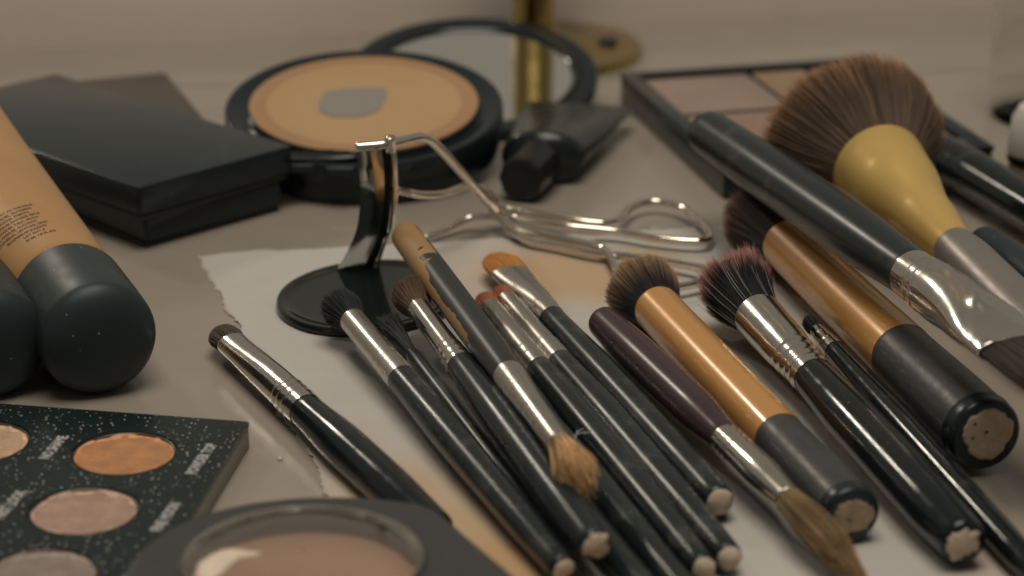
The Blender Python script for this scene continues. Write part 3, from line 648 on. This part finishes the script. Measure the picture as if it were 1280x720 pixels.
# ================================================================ OPEN POWDER COMPACT
def powder_compact():
    C = at(455, 129, 2.05); R = 4.27; tilt = math.radians(9)
    ax = Vector((0, -math.sin(tilt), math.cos(tilt)))
    root = thing('powder_compact', 'open round black compact of tan powder with its mirror lid folded back', 'compact', (C.x, C.y, 0))
    T = 1.45
    prof = [(R*.93, -T), (R*.97, -T+.08), (R*.985, -T*.6), (R*.975, -T*.5), (R, -T*.47), (R, -.12), (R*.994, -.07), (R*.98, -.045), (R*.965, -.05), (R*.90, -.13), (R*.86, -.20), (R*.838, -.19), (R*.83, -.03), (R*.80, -.03)]
    V, Fc = lathe(C, prof, 128, ax, Vector((1, 0, 0))); mesh('case', V, Fc, mat('blue_black_gloss', (.012, .018, .021), .20, rvar=.05, vscale=70), root, angle=35)
    P = mat('tan_pressed_powder', (.455, .295, .150), .85, bump=.25, bscale=240, var=.04, vscale=35)
    V, Fc = lathe(C, [(R*.822, -.10), (R*.822, .035), (R*.81, .05), (R*.70, .03), (R*.695, .015), (R*.3, .0), (.02, .0)], 128, ax, Vector((1, 0, 0)))
    pw = mesh('powder_pan', V, Fc, None, root, angle=50)
    pw.data.materials.append(P); pw.data.materials.append(mat('orange_tan_powder', (.37, .215, .11), .85, bump=.2, bscale=260, var=.05, vscale=40))
    for f in pw.data.polygons:
        c = f.center*1/S+Vector(pw.parent.location)/S-C; rr = (c-ax*c.dot(ax)).length
        f.material_index = 1 if rr > R*.70 else 0
    ux = Vector((1, 0, 0)); vy = ax.cross(ux)
    # hit pan: bare metal showing through
    pts = []
    for px, py in [(400, 127), (404, 118), (418, 113), (445, 111), (470, 110), (482, 112), (481, 124), (474, 136), (455, 145), (425, 147), (405, 143), (399, 135)]:
        a = at(px, py, C.z); o_ = Vector((0, 0, CAMZ)); dr = (a-o_).normalized(); t = (C+ax*.0-o_).dot(ax)/dr.dot(ax); pts.append(o_+dr*t)
    n = len(pts); cc = sum(pts, Vector())/n; ring = []
    for i in range(n):
        for k in range(4):
            t = k/4; p0, p1, p2, p3 = pts[i-1], pts[i], pts[(i+1) % n], pts[(i+2) % n]
            ring.append(.5*((2*p1)+(p2-p0)*t+(2*p0-5*p1+4*p2-p3)*t*t+(3*p1-p0-3*p2+p3)*t**3))
    ring = [q+(cc-q).normalized()*random.uniform(-.035, .035) for q in ring]
    V = [cc+ax*.03]+[q+ax*.03 for q in ring]+[q-ax*.03 for q in ring]; N = len(ring)
    Fc = [(0, 1+i, 1+(i+1) % N) for i in range(N)]+[(1+i, 1+N+i, 1+N+(i+1) % N, 1+(i+1) % N) for i in range(N)]
    mesh('bare_pan', V, Fc, mat('pan_metal_dull', (.27, .25, .22), .6, .1), pw, smooth=False)
    # latch tabs at the front
    g = G()
    for px, w_ in ((372, 1.0), (425, .9)):
        q = at(px, 195, 1.6); q = Vector((q.x, q.y, 1.55))
        dx = (q.x-C.x); yy = C.y-math.sqrt(max(.1, (R*1.0)**2-dx*dx))*math.cos(tilt)
        poly = round_corners([(q.x-w_/2, yy-.16), (q.x+w_/2, yy-.16), (q.x+w_/2, yy+.35), (q.x-w_/2, yy+.35)], .12)
        V, Fc = prism(ccw(poly), 1.05, 1.32, .05); g.add(V, Fc)
    mesh('latch', g.V, g.F, mat('blue_black_gloss', (0, 0, 0)), root, angle=40)
    # dark thumb recess at the front rim
    q = at(388, 172, 1.75)
    th = bpy.data.meshes
    V, Fc = lathe(Vector((C.x-1.35, C.y-R*.86*math.cos(tilt)+.02, C.z-R*.86*math.sin(tilt)-.02)), [(1.55, -.02), (1.55, .05), (1.35, .09), (1.2, .02), (.02, .015)], 48, ax, Vector((1, 0, 0)))
    Cn = Vector((C.x-1.35, C.y-R*.86*math.cos(tilt)+.02, C.z-R*.86*math.sin(tilt)))
    V = [Cn+(x-Cn)-vy*((x-Cn).dot(vy))*.80 for x in V]
    mesh('thumb_recess', V, Fc, mat('deep_black', (.004, .005, .005), .25), root, angle=40)
    # lid with mirror
    Lc = at(590, 91, 1.25); t2 = math.radians(12.5); a2 = Vector((0, -math.sin(t2), math.cos(t2))); R2 = 4.22
    prof = [(R2*.9, -.55), (R2*.97, -.48), (R2, -.3), (R2, -.08), (R2*.985, 0), (R2*.93, .02), (R2*.84, -.0), (R2*.80, -.06), (R2*.785, -.14)]
    V, Fc = lathe(Lc, prof, 128, a2, Vector((1, 0, 0))); lid = mesh('lid', V, Fc, mat('lid_black', (.010, .015, .017), .16, rvar=.05, vscale=60), root, angle=35)
    V, Fc = lathe(Lc, [(R2*.80, -.145), (R2*.795, -.12), (.02, -.12)], 96, a2, Vector((1, 0, 0)))
    mesh('mirror', V, Fc, mat('mirror_glass', (.95, .93, .88), .03, 1), lid, angle=30)
    # hinge barrel between base and lid
    Hd = (Lc-C); Hd.z = 0; Hd.normalize(); mid = C+Vector((Hd.x*R, Hd.y*R, -.7)); sd = Vector((-Hd.y, Hd.x, 0))
    V, Fc = tube([mid-sd*1.1, mid, mid+sd*1.1], .28, 12); mesh('hinge', V, Fc, CASE, root)
powder_compact()

# ================================================================ GOLD LAMP
def gold_lamp():
    C = at(667, 66, 0); root = thing('gold_lamp', 'blurred brass stand with round base behind the powder compact', 'lamp', (C.x, C.y, 0))
    V, Fc = lathe(C, [(3.95, 0), (3.98, .15), (3.9, .32), (3.3, .42), (1.4, .55), (.9, .8), (.8, 1.2)], 96); mesh('base', V, Fc, BRASS, root, angle=50)
    V, Fc = lathe(C, [(.76, .6), (.76, 30), (.6, 30.4)], 48); mesh('post', V, Fc, BRASS, root, angle=50)
    V, Fc = lathe(C+Vector((2.7, -.3, 0)), [(.35, .3), (.35, .62), (.25, .68)], 24); mesh('reflection_spot', V, Fc, mat('reflection_dark', (.06, .055, .05), .4), root, angle=50)  # dark stub added in place of a dark reflection on the base
gold_lamp()

# ================================================================ BLACK SQUEEZE TUBE
def squeeze_tube():
    E = at(650, 226, .72); J = at(677, 197, .80); K = at(727, 131, .75)
    root = thing('squeeze_tube', 'small black squeeze tube with faceted cap pointing forward beside the round compact', 'makeup tube', (J.x, J.y, 0))
    d, u, v = frame(J-E); L1 = (J-E).length
    V, Fc = sweep(E, d, u, v, [(0, .56, .56), (.05, .66, .66), (.2, .70, .70), (L1*.75, .74, .74), (L1*.78, .66, .66)], 10); mesh('cap', V, Fc, mat('gloss_cap', (.010, .011, .012), .22), root, smooth=False)
    d2, u2, v2 = frame(K-J); L2 = (K-J).length
    st = [(-L1*.25, .6, .6), (-.25, .62, .62), (-.12, 1.1, .82), (0, 1.25, .86)]
    for k in range(1, 13): q = k/12; st.append((q*L2, 1.25+.55*q, .80*(1-q)**1.2+.05))
    V, Fc = sweep(J, d2, u2, v2, st, 48); mesh('tube_body', V, Fc, mat('tube_black', (.014, .018, .017), .26, rvar=.05, vscale=70), root, angle=50)
squeeze_tube()

# ================================================================ CONTOUR PALETTE (right, back)
def contour_palette():
    z = 1.02; TL, TR, FR, FL = at(775, 91, z), at(1085, 78, z), at(1194, 176, z), at(868, 212, z)
    e1 = ((TR-TL)+(FR-FL))/2; e2 = (FL-TL); e2 = e2-e1.normalized()*e2.dot(e1.normalized())*.85; 
    root = thing('contour_palette', 'blurred black face palette with pink and tan pans behind the big brushes', 'makeup palette', ((TL.x+FR.x)/2, (TL.y+FR.y)/2, 0))
    P = lambda a, b, zz=z: TL+e1*a+e2*b+Vector((0, 0, zz-z))
    corners = [P(0, 0), P(1, 0), P(1, 1), P(0, 1)]
    V, Fc = prism(ccw(round_corners([(q.x, q.y) for q in corners], .18)), 0, z-.16, .06); mesh('tray', V, Fc, CASE, root, angle=40)
    g = G()
    def bar(a0, b0, a1, b1):
        q = [P(a0, b0), P(a1, b0), P(a1, b1), P(a0, b1)]
        V, Fc = prism(ccw([(t.x, t.y) for t in q]), z-.158, z+.0, .03, 2); g.add(V, Fc)
    fx, fy = .065, .05
    bar(0, 0, fx, 1); bar(1-fx, 0, 1, 1); bar(fx+.002, 0, 1-fx-.002, fy); bar(fx+.002, 1-fy-.05, 1-fx-.002, 1)
    mesh('rim', g.V, g.F, CASE, root, angle=40)
    cols = [[(.30, .22, .175), (.31, .22, .13), (.24, .17, .13)], [(.29, .185, .14), (.27, .19, .13), (.28, .20, .15)]]
    xs = [fx, .50, .74, 1-fx]; ys = [fy, .46, .90]
    for j in range(2):
        for i in range(3):
            q = [P(xs[i]+.012, ys[j]+.015), P(xs[i+1]-.012, ys[j]+.015), P(xs[i+1]-.012, ys[j+1]-.015), P(xs[i]+.012, ys[j+1]-.015)]
            V, Fc = prism(ccw(round_corners([(t.x, t.y) for t in q], .1)), z-.158, z-.12, .02, 2)
            mesh('powder_pan', V, Fc, mat('contour_%d_%d' % (j, i), cols[j][i], .8, var=.08, vscale=60, bump=.2, bscale=200), root, angle=40)
contour_palette()

# ================================================================ EYESHADOW PALETTE (front left)
def shadow_palette():
    z = .62; P2, P1, P3 = at(155, 566, z), at(-28, 552, z), at(105, 638, z)
    e1 = (P2-P1); c1 = e1.length; e1.normalize(); e2 = Vector((e1.y, -e1.x, 0)); 
    v3 = P3-P2; c2 = v3.dot(e2); sh = v3.dot(e1)
    corner = at(311, 527, z); cx = (corner-P2).dot(e1); cy = (corner-P2).dot(e2)
    Q = lambda a, b, zz=z: Vector(((P2+e1*a+e2*b).x, (P2+e1*a+e2*b).y, zz))
    ymax = 3.3*c2; xmin = -2.6*c1
    root = thing('eyeshadow_palette', 'black eyeshadow palette dusted with fallout, at the bottom left', 'makeup palette', Q(0, c2, 0))
    R = 65/F*depth(P2)
    front = at(246, 633, z); slope = (front-corner).dot(e1)/((front-corner).dot(e2))
    quad = [Q(xmin, cy), Q(cx, cy), Q(cx+slope*(ymax-cy), ymax), Q(xmin, ymax)]
    # card face with round openings: rows of cells, each a square ring round its pan
    g = G(); centers = []
    for r in range(3):
        for c in range(-2, 1): centers.append((c*c1+sh*r, r*c2))
    V, Fc = prism(ccw(round_corners([(q.x, q.y) for q in quad], .06)), 0, z-.13, .03, 2)
    mesh('tray', V, Fc, mat('palette_side', (.24, .23, .185), .5), root, angle=40)
    # face: triangulated polygon with holes
    from mathutils.geometry import delaunay_2d_cdt
    vs = [Vector((q.x, q.y)) for q in quad]; edges = [(i, (i+1) % 4) for i in range(4)]; n = 64
    holes = []
    for (a, b) in centers:
        s = len(vs); cc = Q(a, b); holes.append(cc)
        vs += [Vector((cc.x+R*1.03*math.cos(2*math.pi*k/n), cc.y+R*1.03*math.sin(2*math.pi*k/n))) for k in range(n)]
        edges += [(s+k, s+(k+1) % n) for k in range(n)]
    out = delaunay_2d_cdt(vs, edges, [], 0, 1e-6); ov, of = out[0], out[2]
    top = []; 
    for f in of:
        c = sum((ov[i] for i in f), Vector((0, 0)))/len(f)
        if any((c-Vector((h.x, h.y))).length < R*1.02 for h in holes): continue
        # keep inside the outline
        top.append(tuple(f))
    V = [(q.x, q.y, z) for q in ov]+[(q.x, q.y, z-.12) for q in ov]; N = len(ov); Fc = []
    ec = {}
    for f in top:
        a = sum(ov[f[i-1]].x*ov[f[i]].y-ov[f[i]].x*ov[f[i-1]].y for i in range(len(f)))
        f = f if a > 0 else f[::-1]; Fc.append(f)
        for i in range(len(f)): ec[(f[i], f[(i+1) % len(f)])] = 1
    for (a, b) in list(ec):
        if (b, a) not in ec: Fc.append((b, a, a+N, b+N))
    mesh('face_card', V, Fc, GLITTER, root, smooth=False)
    pal = [[(.40, .26, .15), (.47, .31, .19), (.44, .205, .085)], [(.33, .24, .2), (.42, .23, .14), (.37, .24, .18)], [(.3, .2, .15), (.3, .25, .2), (.24, .19, .155)]]
    for r in range(3):
        for c in range(3):
            a, b = (c-2)*c1+sh*r, r*c2; cc = Q(a, b, z-.14)
            prof = [(R*1.0, 0), (R*1.0, .12), (R*.985, .135), (R*.96, .12), (R*.955, .05)]
            V, Fc = lathe(cc, prof, 64, Vector((0, 0, 1)), Vector((1, 0, 0)), close=False)
            pan = mesh('pan', V, Fc, mat('pan_rim', (.10, .085, .07), .35, .7), root, angle=50)
            # powder with a used dip
            n1, n2 = 22, 96; V = []; Fc = []
            for i in range(n1+1):
                rr_ = R*.953*i/n1
                for k in range(n2):
                    t = 2*math.pi*k/n2; x, y = rr_*math.cos(t), rr_*math.sin(t)
                    h = .085-.065*math.exp(-((x+.15*R)**2+(y+.2*R)**2)/(R*.5)**2)+.022*mnoise.noise(Vector((x*3+r*7, y*3+c*5, 1)))+(.03 if i > n1*.9 and mnoise.noise(Vector((t*2, r, c))) > 0 else 0)
                    V.append((cc.x+x, cc.y+y, cc.z+h))
            for i in range(n1):
                for k in range(n2):
                    a_ = i*n2+k; b_ = i*n2+(k+1) % n2; Fc.append((a_, a_+n2, b_+n2, b_))
            pm = mat('shadow_%d_%d' % (r, c), pal[r][c], .7, var=.16, vscale=190, bump=.7, bscale=450, specks=(1200, .2, tuple(min(1, q*2.0) for q in pal[r][c]), .3))
            cm = mat('crust_%d_%d' % (r, c), tuple(min(1, q*1.45+.02) for q in pal[r][c]), .8, var=.3, vscale=400, bump=.9, bscale=700)
            fm_ = []
            for f in Fc:
                q = V[f[0]]; dx, dy = q[0]-cc.x, q[1]-cc.y; rr_ = math.hypot(dx, dy)/R; t = math.atan2(dy, dx)
                fm_.append(1 if rr_ > .90-.10*max(0, dy/R)+.10*mnoise.noise(Vector((math.cos(t)*3, math.sin(t)*3, r*3+c))) else 0)
            mesh('powder', V, Fc, None, pan, mats=[pm, cm], fmat=fm_)
    # names printed beside each pan, reading away from the camera
    names = [['', 'NO SHAME', 'POWDER TOP'], ['', 'FIRST LOOK', 'FINE MOON'], ['', 'BUSY', 'DUSK']]
    for r in range(3):
        for c in range(3):
            if not names[r][c]: continue
            V, Fc = text_mesh(names[r][c], .34, .012); wx = max(v[0] for v in V)
            a, b = (c-2)*c1+sh*r+R*1.0+.62, r*c2
            sx_ = .74; 
            W = []
            for x, y, _ in V:
                q = Q(a-y+.12, b-(x-wx/2)*sx_-.0, z+.004); W.append(q)
            mesh('printed_name', W, Fc, mat('grey_print', (.42, .42, .41), .6), root, smooth=False)
shadow_palette()

# ================================================================ FRONT WINDOW COMPACT
def front_compact():
    z = 1.6
    px = [(128, 790), (142, 735), (168, 690), (205, 660), (250, 640), (310, 626), (370, 619), (430, 618), (490, 622), (530, 628), (550, 637), (600, 680), (662, 733), (730, 795), (800, 862)]
    pts = [at(x, y, z) for x, y in px]
    C = at(379, 699, z); R = 156/F*depth(C)
    # close the outline behind the frame: the round case comes back on itself
    back = [Vector((C.x+R*1.55, C.y-R*1.25, z)), Vector((C.x+R*.6, C.y-R*1.5, z)), Vector((C.x-R*.5, C.y-R*1.42, z)), Vector((C.x-R*1.3, C.y-R*.9, z))]
    poly = pts[:14]+back
    poly = [(p.x, p.y) for p in poly]
    root = thing('window_compact', 'smoky grey compact with a clear round window over peach powder at the bottom edge', 'compact', (C.x, C.y, 0))
    P = ccw(poly)
    P = round_corners(P, .25, 4)
    M = mat('smoky_grey_plastic', (.046, .047, .046), .30, rvar=.05, vscale=60, specks=(500, .1, (.2, .19, .18), .05))
    # body below, lid ring above (with the window opening)
    V, Fc = prism(P, 0, z*.62, .08); mesh('base', V, Fc, M, root, angle=40)
    from mathutils.geometry import delaunay_2d_cdt
    n = len(P); m = 96; ccn = Vector((C.x, C.y))
    Pv = [Vector(p) for p in P]
    def inset(k): 
        out = []
        for p in Pv: dd = (ccn-p); out.append(p+dd.normalized()*k)
        return out
    outer = inset(.16); vs = outer+[ccn+Vector((math.cos(2*math.pi*k/m), math.sin(2*math.pi*k/m)))*R for k in range(m)]
    edges = [(i, (i+1) % n) for i in range(n)]+[(n+k, n+(k+1) % m) for k in range(m)]
    o3 = delaunay_2d_cdt(vs, edges, [], 1, 1e-6); ov, of = o3[0], o3[2]
    g = G(); Fc = []
    for f in of:
        c = sum((ov[i] for i in f), Vector((0, 0)))/len(f)
        if (c-ccn).length < R*.995: continue
        a = sum(ov[f[i-1]].x*ov[f[i]].y-ov[f[i]].x*ov[f[i-1]].y for i in range(len(f)))
        Fc.append(tuple(f) if a > 0 else tuple(f[::-1]))
    g.add([(q.x, q.y, z) for q in ov], Fc)
    rings = [(.16, z), (.07, z-.03), (.015, z-.1), (0, z-.2), (0, z*.64)]
    V = []
    for k, zz in rings: V += [(q.x, q.y, zz) for q in inset(k)]
    Fc = [(i*n+k, (i+1)*n+k, (i+1)*n+(k+1) % n, i*n+(k+1) % n) for i in range(len(rings)-1) for k in range(n)]
    g.add(V, Fc)
    V, Fc = lathe(Vector((C.x, C.y, z)), [(R, 0), (R*.985, .06), (R*.965, .07), (R*.955, .06)], m, Vector((0, 0, 1)), Vector((1, 0, 0)), close=False)
    g.add(V, Fc)
    mesh('lid', g.V, g.F, M, root, angle=45)
    V, Fc = lathe(Vector((C.x, C.y, z)), [(R*.957, .065), (R*.945, .04), (R*.93, -.06), (R*.925, -.55)], m, Vector((0, 0, 1)), Vector((1, 0, 0)), close=False)
    mesh('window_rim', V, Fc, mat('grey_clear_rim', (.26, .24, .20), .3), root, angle=45)
    V, Fc = lathe(Vector((C.x, C.y, z)), [(R*.925, -.60), (R*.925, -.53), (R*.87, -.47), (R*.5, -.45), (.02, -.45)], 96)
    mesh('powder', V, Fc, mat('peach_powder', (.50, .31, .21), .8, var=.06, vscale=25, bump=.15, bscale=200), root, angle=60)
    V, Fc = lathe(Vector((C.x, C.y, z)), [(R*.937, -.04), (R*.935, .02), (R*.90, .10), (R*.6, .19), (.02, .22), (.02, .16), (R*.6, .13), (R*.9, .04), (R*.925, -.04)], 96, close=False)
    wm = mat('clear_window', (.93, .93, .92), .08, trans=1.0, ior=1.35, spec=.5)
    wn = mesh('window', V, Fc, wm, root, angle=60)
    # pale raised patch lying on the left side of the window
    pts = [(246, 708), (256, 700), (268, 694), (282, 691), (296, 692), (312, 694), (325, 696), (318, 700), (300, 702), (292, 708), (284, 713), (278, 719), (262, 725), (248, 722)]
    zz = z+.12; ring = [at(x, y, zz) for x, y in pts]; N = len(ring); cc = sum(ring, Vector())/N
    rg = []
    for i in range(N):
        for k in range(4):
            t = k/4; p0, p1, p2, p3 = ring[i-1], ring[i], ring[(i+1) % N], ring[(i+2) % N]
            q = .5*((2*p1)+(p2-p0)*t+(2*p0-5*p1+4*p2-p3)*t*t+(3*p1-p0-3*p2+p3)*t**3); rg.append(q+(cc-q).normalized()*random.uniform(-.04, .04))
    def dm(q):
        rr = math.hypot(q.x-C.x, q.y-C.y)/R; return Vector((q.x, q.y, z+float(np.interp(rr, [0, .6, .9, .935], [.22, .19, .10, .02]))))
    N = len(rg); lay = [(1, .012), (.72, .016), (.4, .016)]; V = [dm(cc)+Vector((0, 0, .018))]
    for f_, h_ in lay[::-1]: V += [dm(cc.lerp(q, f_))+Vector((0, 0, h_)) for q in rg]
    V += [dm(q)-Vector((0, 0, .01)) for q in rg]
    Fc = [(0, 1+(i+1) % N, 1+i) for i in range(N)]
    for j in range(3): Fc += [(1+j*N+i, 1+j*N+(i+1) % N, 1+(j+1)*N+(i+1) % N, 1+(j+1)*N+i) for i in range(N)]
    mesh('pale_patch', V, Fc, mat('pale_patch_mat', (.72, .60, .47), .7, bump=.3, bscale=200, var=.08, vscale=150), root)
front_compact()

# ================================================================ LASH CURLER and its black pad
def black_pad():
    C = at(462, 376, .10); root = thing('round_lid', 'black glossy oval lid lying on the napkin under the lash curler clamp', 'lid', (C.x, C.y, 0))
    a = 112/F*depth(C); b = 2.75; n = 96; V = []; Fc = []
    prof = [(.97, .09), (1.0, .14), (1.0, .26), (.985, .32), (.93, .33), (.90, .28), (.80, .27), (.02, .25)]
    th = math.radians(-22); ca, sa = math.cos(th), math.sin(th)
    for r, h in prof:
        for k in range(n):
            t = 2*math.pi*k/n; c_, s_ = math.cos(t), math.sin(t); x, y = r*a*c_, r*b*s_
            V.append((C.x+x*ca-y*sa, C.y+x*sa+y*ca, h))
    for i in range(len(prof)-1):
        for k in range(n): q = i*n+k; q2 = i*n+(k+1) % n; Fc.append((q, q2, q2+n, q+n))
    Fc += [tuple(range(n-1, -1, -1)), tuple((len(prof)-1)*n+k for k in range(n))]
    mesh('lid_shell', V, Fc, mat('pad_black', (.010, .014, .013), .07, rvar=.03, vscale=80), root, angle=40)
black_pad()
def lash_curler():
    B = at(436, 333, .35); yb = B.y
    root = thing('lash_curler', 'nickel eyelash curler with its curved clamp standing up and wire finger loops', 'eyelash curler', (B.x, B.y, 0))
    def wp(px, py, y):            # point on the vertical plane at distance y
        a = (px-640)/F; b_ = -(py-360)/F; dv = Vector((a, cp+b_*sp_, -sp_+b_*cp)); return Vector((0, 0, CAMZ))+dv*(y/dv.y)
    def band(left, right, th, y, name, m, dy=.0):
        V = []; Fc = []; N = 40
        for k in range(N+1):
            t = k/N
            def ip(path):
                q = t*(len(path)-1); i = min(int(q), len(path)-2); f = q-i
                p0, p1, p2, p3 = (Vector(path[max(0, min(len(path)-1, j))]) for j in (i-1, i, i+1, i+2))
                return .5*((2*p1)+(p2-p0)*f+(2*p0-5*p1+4*p2-p3)*f*f+(3*p1-p0-3*p2+p3)*f**3)
            l, r = ip(left), ip(right); ln = 1.0-.25*t-.75*t*t; a = wp(l.x, l.y, y-ln); b_ = wp(r.x, r.y, y+dy-ln)
            n_ = 6
            for q in range(n_+1):      # slightly cupped cross-section
                f = q/n_; c_ = a.lerp(b_, f); V.append(c_+Vector((0, -.03*math.sin(f*math.pi), 0)))
            for q in range(n_, -1, -1):
                f = q/n_; c_ = a.lerp(b_, f); V.append(c_+Vector((0, th-.03*math.sin(f*math.pi), 0)))
        M_ = 2*(n_+1)
        for k in range(N):
            for q in range(M_): a = k*M_+q; b_ = k*M_+(q+1) % M_; Fc.append((a, b_, b_+M_, a+M_))
        Fc += [tuple(range(M_-1, -1, -1)), tuple(N*M_+q for q in range(M_))]
        return mesh(name, V, Fc, m, root, angle=50)
    band([(444, 188), (449, 215), (450, 250), (446, 285), (434, 315), (420, 338)], [(477, 186), (480, 215), (480, 250), (475, 285), (465, 312), (451, 340)], .10, yb, 'clamp_plate', CHROME, .12)
    band([(474, 186), (479, 215), (479, 250), (474, 285), (464, 312), (450, 340)], [(487, 184), (490, 215), (489, 250), (485, 285), (476, 312), (462, 340)], .10, yb+.28, 'rubber_pad', mat('black_rubber', (.012, .014, .016), .4), .1)
    band([(487, 180), (491, 215), (490, 250), (486, 285), (479, 300), (468, 330)], [(495, 180), (497, 215), (497, 250), (492, 285), (485, 300), (474, 330)], .10, yb+.2, 'clamp_bar', CHROME, .1)
    def W(*pts): return [wp(x, y, yy) for x, y, yy in pts]
    r = .115
    V, Fc = tube(W((445, 184, yb-1.0), (470, 182, yb-1.0), (486, 180, yb-.9)), r*1.15, 12); mesh('top_rod', V, Fc, CHROME, root)
    g = G()
    for q in (487, 489.5): 
        V, Fc = tube(W((q-.5, 172, yb-1.0), (q+.5, 181, yb-.9), (q, 188, yb-.8)), r*1.1, 10); g.add(V, Fc)
    mesh('pivot_collar', g.V, g.F, CHROME, root)
    h = yb+4.0
    V, Fc = tube(W((488, 180, yb-.9), (508, 175, yb-.4), (528, 172, yb+.2), (545, 181, yb+.9), (578, 216, yb+2.4), (612, 254, yb+3.7), (632, 262, h)), r*1.15, 12); mesh('wire_arm', V, Fc, CHROME, root)
    V, Fc = tube(W((494, 237, yb-.5), (512, 241, yb+.8), (530, 244, yb+1.3), (556, 242, yb+2.0), (583, 233, yb+3.0), (606, 238, yb+3.8), (622, 258, h+.2)), r*.95, 12); mesh('wire_arm', V, Fc, CHROME, root)
    V, Fc = tube([at(530, 298, .2), at(556, 287, .25), at(585, 273, .4), at(604, 270, .5), at(626, 272, .5)], r*.85, 12); mesh('wire_arm', V, Fc, CHROME, root)
    V, Fc = tube([at(628, 258, .55), at(676, 268, .5), at(730, 277, .45), at(762, 279, .4), at(777, 272, .4), at(791, 258, .4), (at(818, 252, .4)), at(852, 259, .4), at(880, 282, .4), at(887, 296, .4), at(872, 302, .4), at(820, 298, .4), at(768, 289, .42), at(710, 283, .5), at(640, 272, .5)], r, 12)
    mesh('finger_loop', V, Fc, CHROME, root)
    V, Fc = tube([at(618, 266, .55), at(640, 281, .5), at(662, 289, .45), at(700, 297, .4), at(738, 305, .4), at(756, 312, .4), at(768, 330, .4), at(780, 356, .4), at(820, 362, .4), at(880, 352, .4), at(893, 342, .4), at(875, 335, .4), at(835, 327, .4), at(790, 321, .4), at(744, 317, .33), at(700, 307, .33), at(658, 299, .33), at(636, 284, .45), at(622, 270, .5)], r, 12)
    mesh('finger_loop', V, Fc, CHROME, root)
    c = at(625, 262, .62); V, Fc = tube([c+Vector((-.25, .1, 0)), c, c+Vector((.3, -.1, 0))], .19, 16); mesh('hinge_rivet', V, Fc, CHROME, root)
lash_curler()

# ================================================================ RIGHT BACK: clear cup and white-topped jar
def right_back():
    C = at(1318, 146, 0); root = thing('clear_cup', 'blurred clear plastic cup at the right edge with a dark item inside', 'cup', (C.x, C.y, 0))
    R = 2.2
    V, Fc = lathe(C, [(R*.9, 0), (R, .3), (R*1.05, 8), (R*1.0, 8), (R*.95, .4), (.02, .3)], 64); 
    mesh('cup_wall', V, Fc, mat('clear_plastic', (.93, .935, .92), .12, trans=1.0, ior=1.06), root, angle=40)
    o = C+Vector((.2, 0, 0)); V, Fc = sweep(o, Vector((.03, 0, 1)).normalized(), Vector((1, 0, 0)), Vector((0, 1, 0)), [(.4, .7, .7), (.5, .9, .9), (3.3, .9, .9), (3.5, .7, .7), (3.6, .35, .35), (4.6, .35, .35)], 24)
    b = mesh('dark_bottle', V, Fc, CASE, None, angle=40); tag(b, 'dark little bottle standing inside the clear cup', 'bottle')
    C = at(1300, 232, 0); root = thing('cream_jar', 'white capped glass jar with a gold band at the right edge', 'jar', (C.x, C.y, 0)); R = 1.0
    V, Fc = lathe(C, [(R*.9, 0), (R, .12), (R, .72), (R*.9, .78)], 48); mesh('glass_body', V, Fc, mat('amber_glass', (.42, .34, .22), .15, trans=.4), root, angle=40)
    V, Fc = lathe(C, [(R*1.0, .79), (R*1.06, .82), (R*1.06, 1.0), (R, 1.02)], 48); mesh('gold_band', V, Fc, BRASS, root, angle=40)
    V, Fc = lathe(C, [(R*1.02, 1.03), (R*1.05, 1.1), (R*.98, 2.1), (R*.8, 2.45), (.02, 2.5)], 48); mesh('cap', V, Fc, WHITE, root, angle=50)
right_back()

# ================================================================ lint and crumbs
def lint(name, label, px, z, k, m):
    g = G(); rr = random.Random(k)
    c = at(*px, z)
    for i in range(7):
        a = rr.uniform(0, 6.28); l = rr.uniform(.12, .38); d = Vector((math.cos(a), math.sin(a), rr.uniform(-.1, .25)))
        p = c+Vector((rr.uniform(-.05, .05), rr.uniform(-.05, .05), 0)); V, Fc = tube([p, p+d*l*.5+Vector((0, 0, .05)), p+d*l], .010, 5); g.add(V, Fc)
    tag(mesh(name, g.V, g.F, m), label, 'lint')
lint('lint', 'tiny tuft of pale lint caught on a black handle right of the splayed tan bristles', (720, 545), 1.02, 3, mat('pale_lint', (.42, .42, .40), .8))
V, Fc = lathe(at(350, 575, 0), [(.045, 0), (.06, .03), (.03, .07), (.005, .08)], 7)
tag(mesh('crumb', V, Fc, mat('pale_crumb', (.7, .66, .6), .6)), 'single pale crumb on the counter between the eyeshadow palette and the napkin', 'crumb')
